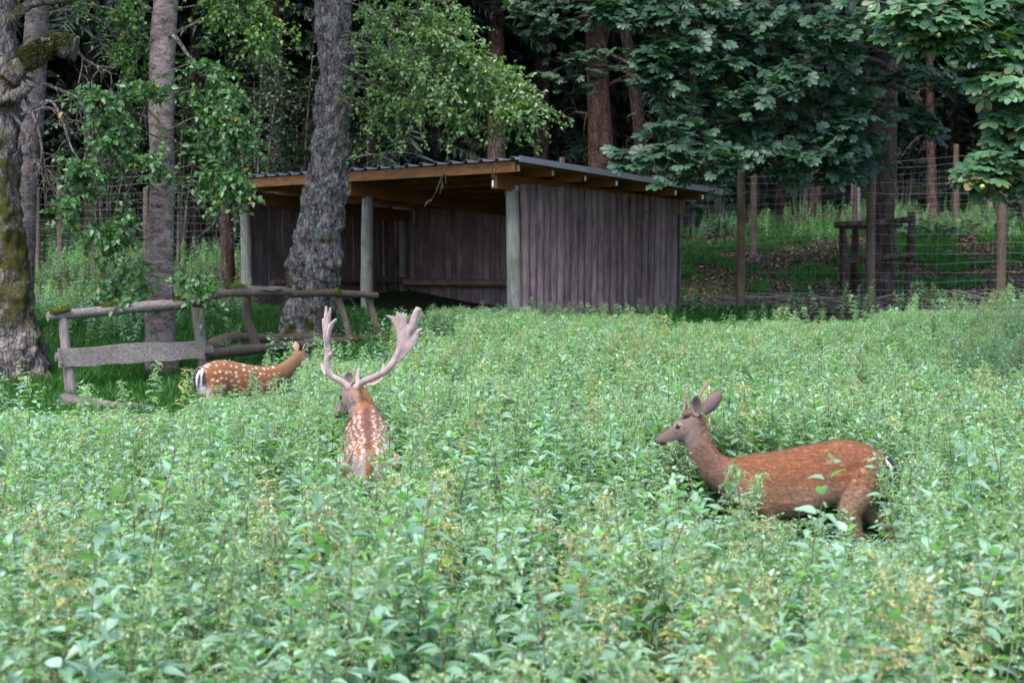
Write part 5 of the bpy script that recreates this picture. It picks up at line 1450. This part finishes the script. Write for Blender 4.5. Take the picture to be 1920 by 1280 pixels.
def nettle_field():
    r = np.random.default_rng(21)
    n = 26000
    # uniform over the wedge seen by the camera (plus a margin)
    y = np.sqrt(r.uniform(2.9 ** 2, 27.5 ** 2, n)); x = r.uniform(-0.37, 0.37, n) * y + r.uniform(-0.3, 0.3, n)
    y[:700] = r.uniform(7.6, 11.2, 700); x[:700] = bx + r.uniform(-1.0, 0.9, 700)
    px = pxof(x, y)
    edge = np.interp(px, [-200, 0, 200, 330, 380, 560, 600, 700, 760, 860, 1000, 1260, 1300, 1500, 1700, 1900, 2100], [14.2, 14.0, 14.6, 15.0, 17.6, 18.6, 19.2, 19.5, 21.5, 25.6, 25.6, 24.3, 23.2, 23.6, 24.2, 26.2, 26.8])
    edge = edge + 0.6 * np.sin(x * 2.3) + 0.4 * np.sin(x * 5.1 + 1)
    dens = np.ones(n)
    dens *= np.where(y < edge, 1, 0)
    patch = np.array([mnoise.fractal(Vector((a * 0.55, b * 0.4, 3)), 0.7, 2, 3) for a, b in zip(x, y)])
    dens *= np.clip(0.95 + patch * 0.7, 0.35, 1.0)
    dens *= np.interp(y, [3, 6, 12, 20, 26], [0.50, 0.55, 0.72, 0.9, 0.9])
    # little grass hollow by the stag's antler and in front of the shed wall
    hollow = (np.abs(px - 815) < 42) & (y > 19.6) & (y < 22.5); dens *= np.where(hollow, 0.12, 1)
    hollow2 = (px > 1225) & (px < 1420) & (y > 22.0); dens *= np.where(hollow2, 0.15, 1)
    keep = r.random(n) < dens
    x, y, px, patch = x[keep], y[keep], px[keep], patch[keep]
    h = np.interp(y, [3, 8, 12, 15, 18, 22, 25, 27], [0.92, 0.92, 0.92, 0.86, 0.78, 0.64, 0.5, 0.45])
    h = h * np.where((px > 1600), np.interp(y, [16, 20, 24], [1.0, 1.08, 1.22]), 1.0)
    h = h * (1 + 0.16 * patch + r.normal(size=len(x)) * 0.11)
    tall = r.random(len(x)) < 0.012; h[tall] *= 1.22
    # plants trodden and browsed short where the deer stand
    def zone(cx, cy, rx, ry, k0, k1):
        d = np.hypot((x - cx) / rx, (y - cy) / ry)
        return k0 + (k1 - k0) * np.clip((d - 0.6) / 0.6, 0, 1)
    h *= zone(bx - 0.05, 9.1, 1.0, 1.15, 0.6, 1.0)
    h *= zone(dx_ + 0.0, 15.2, 0.75, 0.7, 0.78, 1.0)
    # keep clear of the bodies
    def clear(cx, cy, ang, hx, hy):
        c, s = math.cos(ang), math.sin(ang); u = (x - cx) * c + (y - cy) * s; w = -(x - cx) * s + (y - cy) * c
        return (np.abs(u) < hx) & (np.abs(w) < hy)
    bad = clear(bx, YB, 0, 0.62, 0.24) | clear(bx - 0.78, YB + 0.05, 0, 0.22, 0.13) | clear(sx - 0.03, YS, RZS, 0.68, 0.23) | clear(dx_, YD, math.radians(38), 0.65, 0.22) | clear(dx_ + .53, YD + .42, math.radians(38), 0.3, 0.12)
    short = bad & (r.random(len(x)) < 0.9)
    h = np.where(short, r.uniform(0.25, 0.40, len(x)), h)
    ok = (~bad) | short
    x, y, h, px = x[ok], y[ok], h[ok], px[ok]
    # the stand is lower where deer have browsed lanes through it and towards the rails
    def lane(pa, pb, ya, yb, line, over):
        nonlocal h
        cap = -gz(x, y) + EYE - (line - HORIZON) / FPX * y
        m = (px > pa) & (px < pb) & (y > ya) & (y < yb) & (r.random(len(x)) > over)
        h = np.where(m, np.minimum(h, np.maximum(cap * r.uniform(0.86, 1.04, len(x)), 0.2)), h)
    lane(1300, 1460, 4, 10.2, 965, 0.10); lane(1460, 1700, 4, 10.2, 1010, 0.10)
    lane(620, 745, 6, 9.9, 842, 0.12); lane(355, 565, 10, 17.5, 738, 0.10); lane(380, 770, 12, 20.5, 672, 0.10)
    lane(-100, 370, 9, 16, 765, 0.08); lane(1240, 1640, 18, 26, 598, 0.10); lane(1640, 2100, 18, 28, 578, 0.12); lane(740, 1000, 18, 28, 572, 0.15); lane(1000, 1250, 18, 28, 585, 0.12)
    idx = r.integers(0, 14, len(x))
    ywarm = np.array([mnoise.noise(Vector((a * 0.5 + 40, b * 0.35, 0))) for a, b in zip(x, y)])
    yel = np.isin(idx, (4, 12)) & (ywarm < 0.05) & (r.random(len(x)) < 0.75); idx[yel] = idx[yel] - 1
    z = gz(x, y) - 0.02
    s = h / 0.95
    rot = np.stack([r.normal(size=len(x)) * 0.06, r.normal(size=len(x)) * 0.06, r.uniform(0, 6.28, len(x))], 1)
    k = np.clip(s, 0.55, 1.2) ** 0.5
    wid = k * r.uniform(0.9, 1.15, len(x))
    scl = np.stack([wid, wid, s], 1)
    # the 300 that show largest become plants of their own
    py = HORIZON + (EYE - z - h) / y * FPX
    vis = (px > -20) & (px < 1940) & (py < 1275)
    order = np.argsort(np.where(vis, y, 1e6))
    near = order[:300]
    rest = np.ones(len(x), bool); rest[near] = False
    print('nettles', len(x), 'nearest', y[near].min(), y[near].max())
    singles = {}
    for j, q in enumerate(near):
        sme, fme, cme, lv, seed = VAR[idx[q]]
        T = empty('nettle_plant', (x[q], y[q], z[q])); T.rotation_euler = [float(a) for a in rot[q]]; T.scale = [float(a) for a in (scl[q][0], scl[q][1], scl[q][2])]
        tag(T, 'stinging nettle plant at the near edge of the tall nettle stand', 'nettle', 'nettles along the near edge of the stand')
        place('stem', sme, T)
        if cme: tag(place('catkins', cme, T), kind='stuff')
        if j < 45:
            for p, a, el, roll, sz, qq in lv:
                key = (int(qq * 3) % 3, int(qq * 97) % 5)
                if key not in singles:
                    v, f = LEAFM[key[0]]; m = MB(); m.add(v, f, NG1 + (NG2 - NG1) * key[1] / 4); singles[key] = m.mesh('leaf', M_NETTLE)
                Mx = leaf_matrix(p, a, el, roll, sz)
                place('leaf', singles[key], T, Mx.translation, Mx.to_euler(), Mx.to_scale())
        else:
            tag(place('foliage', fme, T), kind='stuff')
    gn_scatter('nettle_stand', np.stack([x, y, z], 1)[rest], rot[rest], scl[rest], idx[rest], vcol, 'dense stand of tall stinging nettles filling the meadow', 'nettles')
nettle_field()

# ------------------------------------------------------------------ grass, undergrowth, litter, brush
gcol = bpy.data.collections.new('grass_variants')
for i in range(5):
    r = np.random.default_rng(60 + i); m = MB()
    for k in range(22):
        a = r.uniform(0, 6.28); b = np.array([r.normal() * 0.05, r.normal() * 0.05, -0.01]); l = r.uniform(0.10, 0.24); w = 0.0045
        o = np.array([math.cos(a), math.sin(a), 0]); s = np.cross(o, [0, 0, 1.0]); ld = r.uniform(0.15, 0.8)
        p1 = b + np.array([0, 0, l * 0.6]) + o * l * ld * 0.3; p2 = b + np.array([0, 0, l * (1 - 0.3 * ld)]) + o * l * ld
        c = np.array([0.026, 0.092, 0.015]) * r.uniform(0.7, 1.35)
        m.add([b - s * w, b + s * w, p1 + s * w, p1 - s * w], [[0, 1, 2, 3]], c); m.add([p1 - s * w, p1 + s * w, p2], [[0, 1, 2]], c)
    gcol.objects.link(bpy.data.objects.new('grass_variant_%d' % i, m.mesh('grass', M_GRASS)))

def scatter_region(n, y0, y1, pxa, pxb, seed, cond=None):
    r = np.random.default_rng(seed)
    y = np.sqrt(r.uniform(y0 ** 2, y1 ** 2, n)); px = r.uniform(pxa, pxb, n); x = (px - 960) / FPX * y
    if cond is not None:
        k = cond(x, y, px, r); x, y, px = x[k], y[k], px[k]
    return x, y, px, r

def lawn_cond(x, y, px, r):
    nz = np.array([mnoise.fractal(Vector((a * 0.7, b * 0.7, 9)), 0.7, 2, 3) for a, b in zip(x, y)])
    far = y > 29
    u = (x - 0.02) * 0.7071 - (y - 26) * 0.7071; w = (x - 0.02) * 0.7071 + (y - 26) * 0.7071
    inside = (u < 0.3) & (u > -7.6) & (w > -0.5) & (w < 4.4)
    return np.where(far, (px > 1250) & (nz > -0.05), (px < 1450)) & ~inside
x, y, px, r = scatter_region(26000, 12.5, 30, -80, 1450, 31, lawn_cond)
n = len(x); s = r.uniform(0.7, 1.25, n) * np.interp(y, [12, 18, 30], [1.2, 1.0, 0.85])
gn_scatter('meadow_grass', np.stack([x, y, gz(x, y)], 1), np.stack([r.normal(size=n) * .1, r.normal(size=n) * .1, r.uniform(0, 6.28, n)], 1), np.stack([s, s, s], 1), r.integers(0, 5, n), gcol, 'bright green short grass under the birches and round the shed', 'grass')
x, y, px, r = scatter_region(7000, 31, 47, 1240, 2000, 32, lambda x, y, px, r: (np.array([mnoise.fractal(Vector((a * 0.45, b * 0.32, 9)), 0.7, 2, 3) for a, b in zip(x, y)]) > np.interp(y, [31, 34, 36, 47], [0.4, 0.2, 0.06, 0.0])))
n = len(x); s = r.uniform(0.7, 1.3, n)
gn_scatter('clearing_grass', np.stack([x, y, gz(x, y)], 1), np.stack([r.normal(size=n) * .1, r.normal(size=n) * .1, r.uniform(0, 6.28, n)], 1), np.stack([s * 1.2, s * 1.2, s], 1), r.integers(0, 5, n), gcol, 'patchy grass on the clearing between the two wire fences', 'grass')

# low shaded plants along the fences
def ug_cond(x, y, px, r):
    nz = np.array([mnoise.fractal(Vector((a * 0.8, b * 0.6, 29)), 0.7, 2, 3) for a, b in zip(x, y)])
    left = (px < 480) & (y > 23) & (y < 41) & (nz > np.interp(y, [23, 33, 36, 41], [-0.05, -0.05, -0.25, -0.1]))
    mid = (px > 400) & (px < 760) & (y > 21) & (y < 25.5) & (nz > 0.12)
    right = (px > 1270) & (y > 25.5) & (y < 28.4) & (nz > 0.10)
    back = (px > 1240) & (y > 42) & (nz > 0.0)
    shed = (px > 640) & (px < 1280) & (y > 22) & (y < 25.9) & (nz > -0.1)
    return left | mid | right | back | shed
x, y, px, r = scatter_region(11000, 21, 50, -60, 2000, 33, ug_cond)
n = len(x); s = r.uniform(0.35, 0.75, n) * np.where((px > 400) & (y < 26), 0.75, 1.0)
gn_scatter('undergrowth', np.stack([x, y, gz(x, y) - .02], 1), np.stack([r.normal(size=n) * .12, r.normal(size=n) * .12, r.uniform(0, 6.28, n)], 1), np.stack([s * 1.2, s * 1.2, s], 1), r.choice([1, 3, 5, 7, 9], n), vcol, 'low leafy undergrowth in the shade along the fences', 'undergrowth')

# fallen leaves on the clearing
x, y, px, r = scatter_region(9000, 29, 45, 1230, 2000, 34)
m = MB(); n = len(x)
leaves(m, np.stack([x, y, gz(x, y) + 0.015], 1), r.normal(size=(n, 3)) * np.array([1, 1, .15]), np.array([0, 0, 1.0]) + r.normal(size=(n, 3)) * 0.3, r.uniform(.08, .16, n), r.uniform(.05, .09, n),
       np.array([0.12, 0.07, 0.055]) * r.uniform(0.3, 1.9, (n, 1)))
tag(m.build('leaf_litter', M_LITTER), 'dry pinkish brown fallen leaves on the shaded clearing', 'leaves', kind='stuff')

# brush of cut branches along the fence foot
BP = empty('brush_pile', G(1600, 29.8))
tag(BP, 'long low pile of dead cut branches along the foot of the wire fence', 'brush pile')
r = np.random.default_rng(44)
for k in range(110):
    px = r.uniform(1270, 1960); d = r.uniform(29.0, 31.2); L = r.uniform(0.6, 2.6); a = r.normal() * 0.35
    c = G(px, d) + np.array([0, 0, r.uniform(0.02, 0.30) * np.interp(px, [1270, 1400, 1900], [.3, 1, 1.2])])
    dv = np.array([math.cos(a), math.sin(a), r.normal() * 0.10]) * L / 2
    mid = c + r.normal(size=3) * 0.06
    q = smoothpath([c - dv, mid, c + dv], 8); m = MB()
    tube(m, q, np.linspace(1, 0.35, 8) * r.uniform(0.008, 0.024), 6, np.array([0.10, 0.075, 0.07]) * r.uniform(0.5, 2.4))
    m.build('branch', M_STICK, BP)

# ferns beyond the fence
def fern_mesh(seed):
    r = np.random.default_rng(seed); m = MB()
    for k in range(9):
        a = 6.28 * k / 9 + r.normal() * 0.2; L = r.uniform(0.7, 1.0); o = np.array([math.cos(a), math.sin(a), 0])
        t = np.linspace(0, 1, 16)[:, None]; el = r.uniform(0.7, 1.2)
        p = o * L * t * 0.75 + np.array([0, 0, 1.0]) * (el * L * t - 0.65 * L * t ** 2)
        tube(m, p, np.linspace(.006, .002, 16), 3, (0.05, 0.09, 0.03), cap=False)
        for s in (-1, 1):
            w = 0.20 * L * np.sin(np.linspace(0.35, np.pi, 16))[:, None][1:]
            d = np.cross(o, [0, 0, 1.0]) * s + o * 0.35; nn = np.tile([0, 0, 1.0], (15, 1)) - o * 0.3
            leaves(m, p[1:], np.tile(d, (15, 1)), nn, w[:, 0], 0.045, np.array([0.035, 0.085, 0.045]) * r.uniform(.8, 1.3), 0.1, 0.2)
    return m.mesh('fronds', M_SPRUCE)
FE = [fern_mesh(1), fern_mesh(2)]
for i, (px, d) in enumerate(((1725, 43), (1765, 42.4), (1690, 44), (1745, 44.5), (1640, 44.5), (1805, 44), (1350, 44), (1870, 45))):
    o = place('fern', FE[i % 2], None, G(px, d), (0, 0, i * 1.3), (1.15, 1.15, 1.15))
    tag(o, 'green fern clump growing at the edge of the shaded clearing', 'fern', 'ferns at the edge of the clearing')
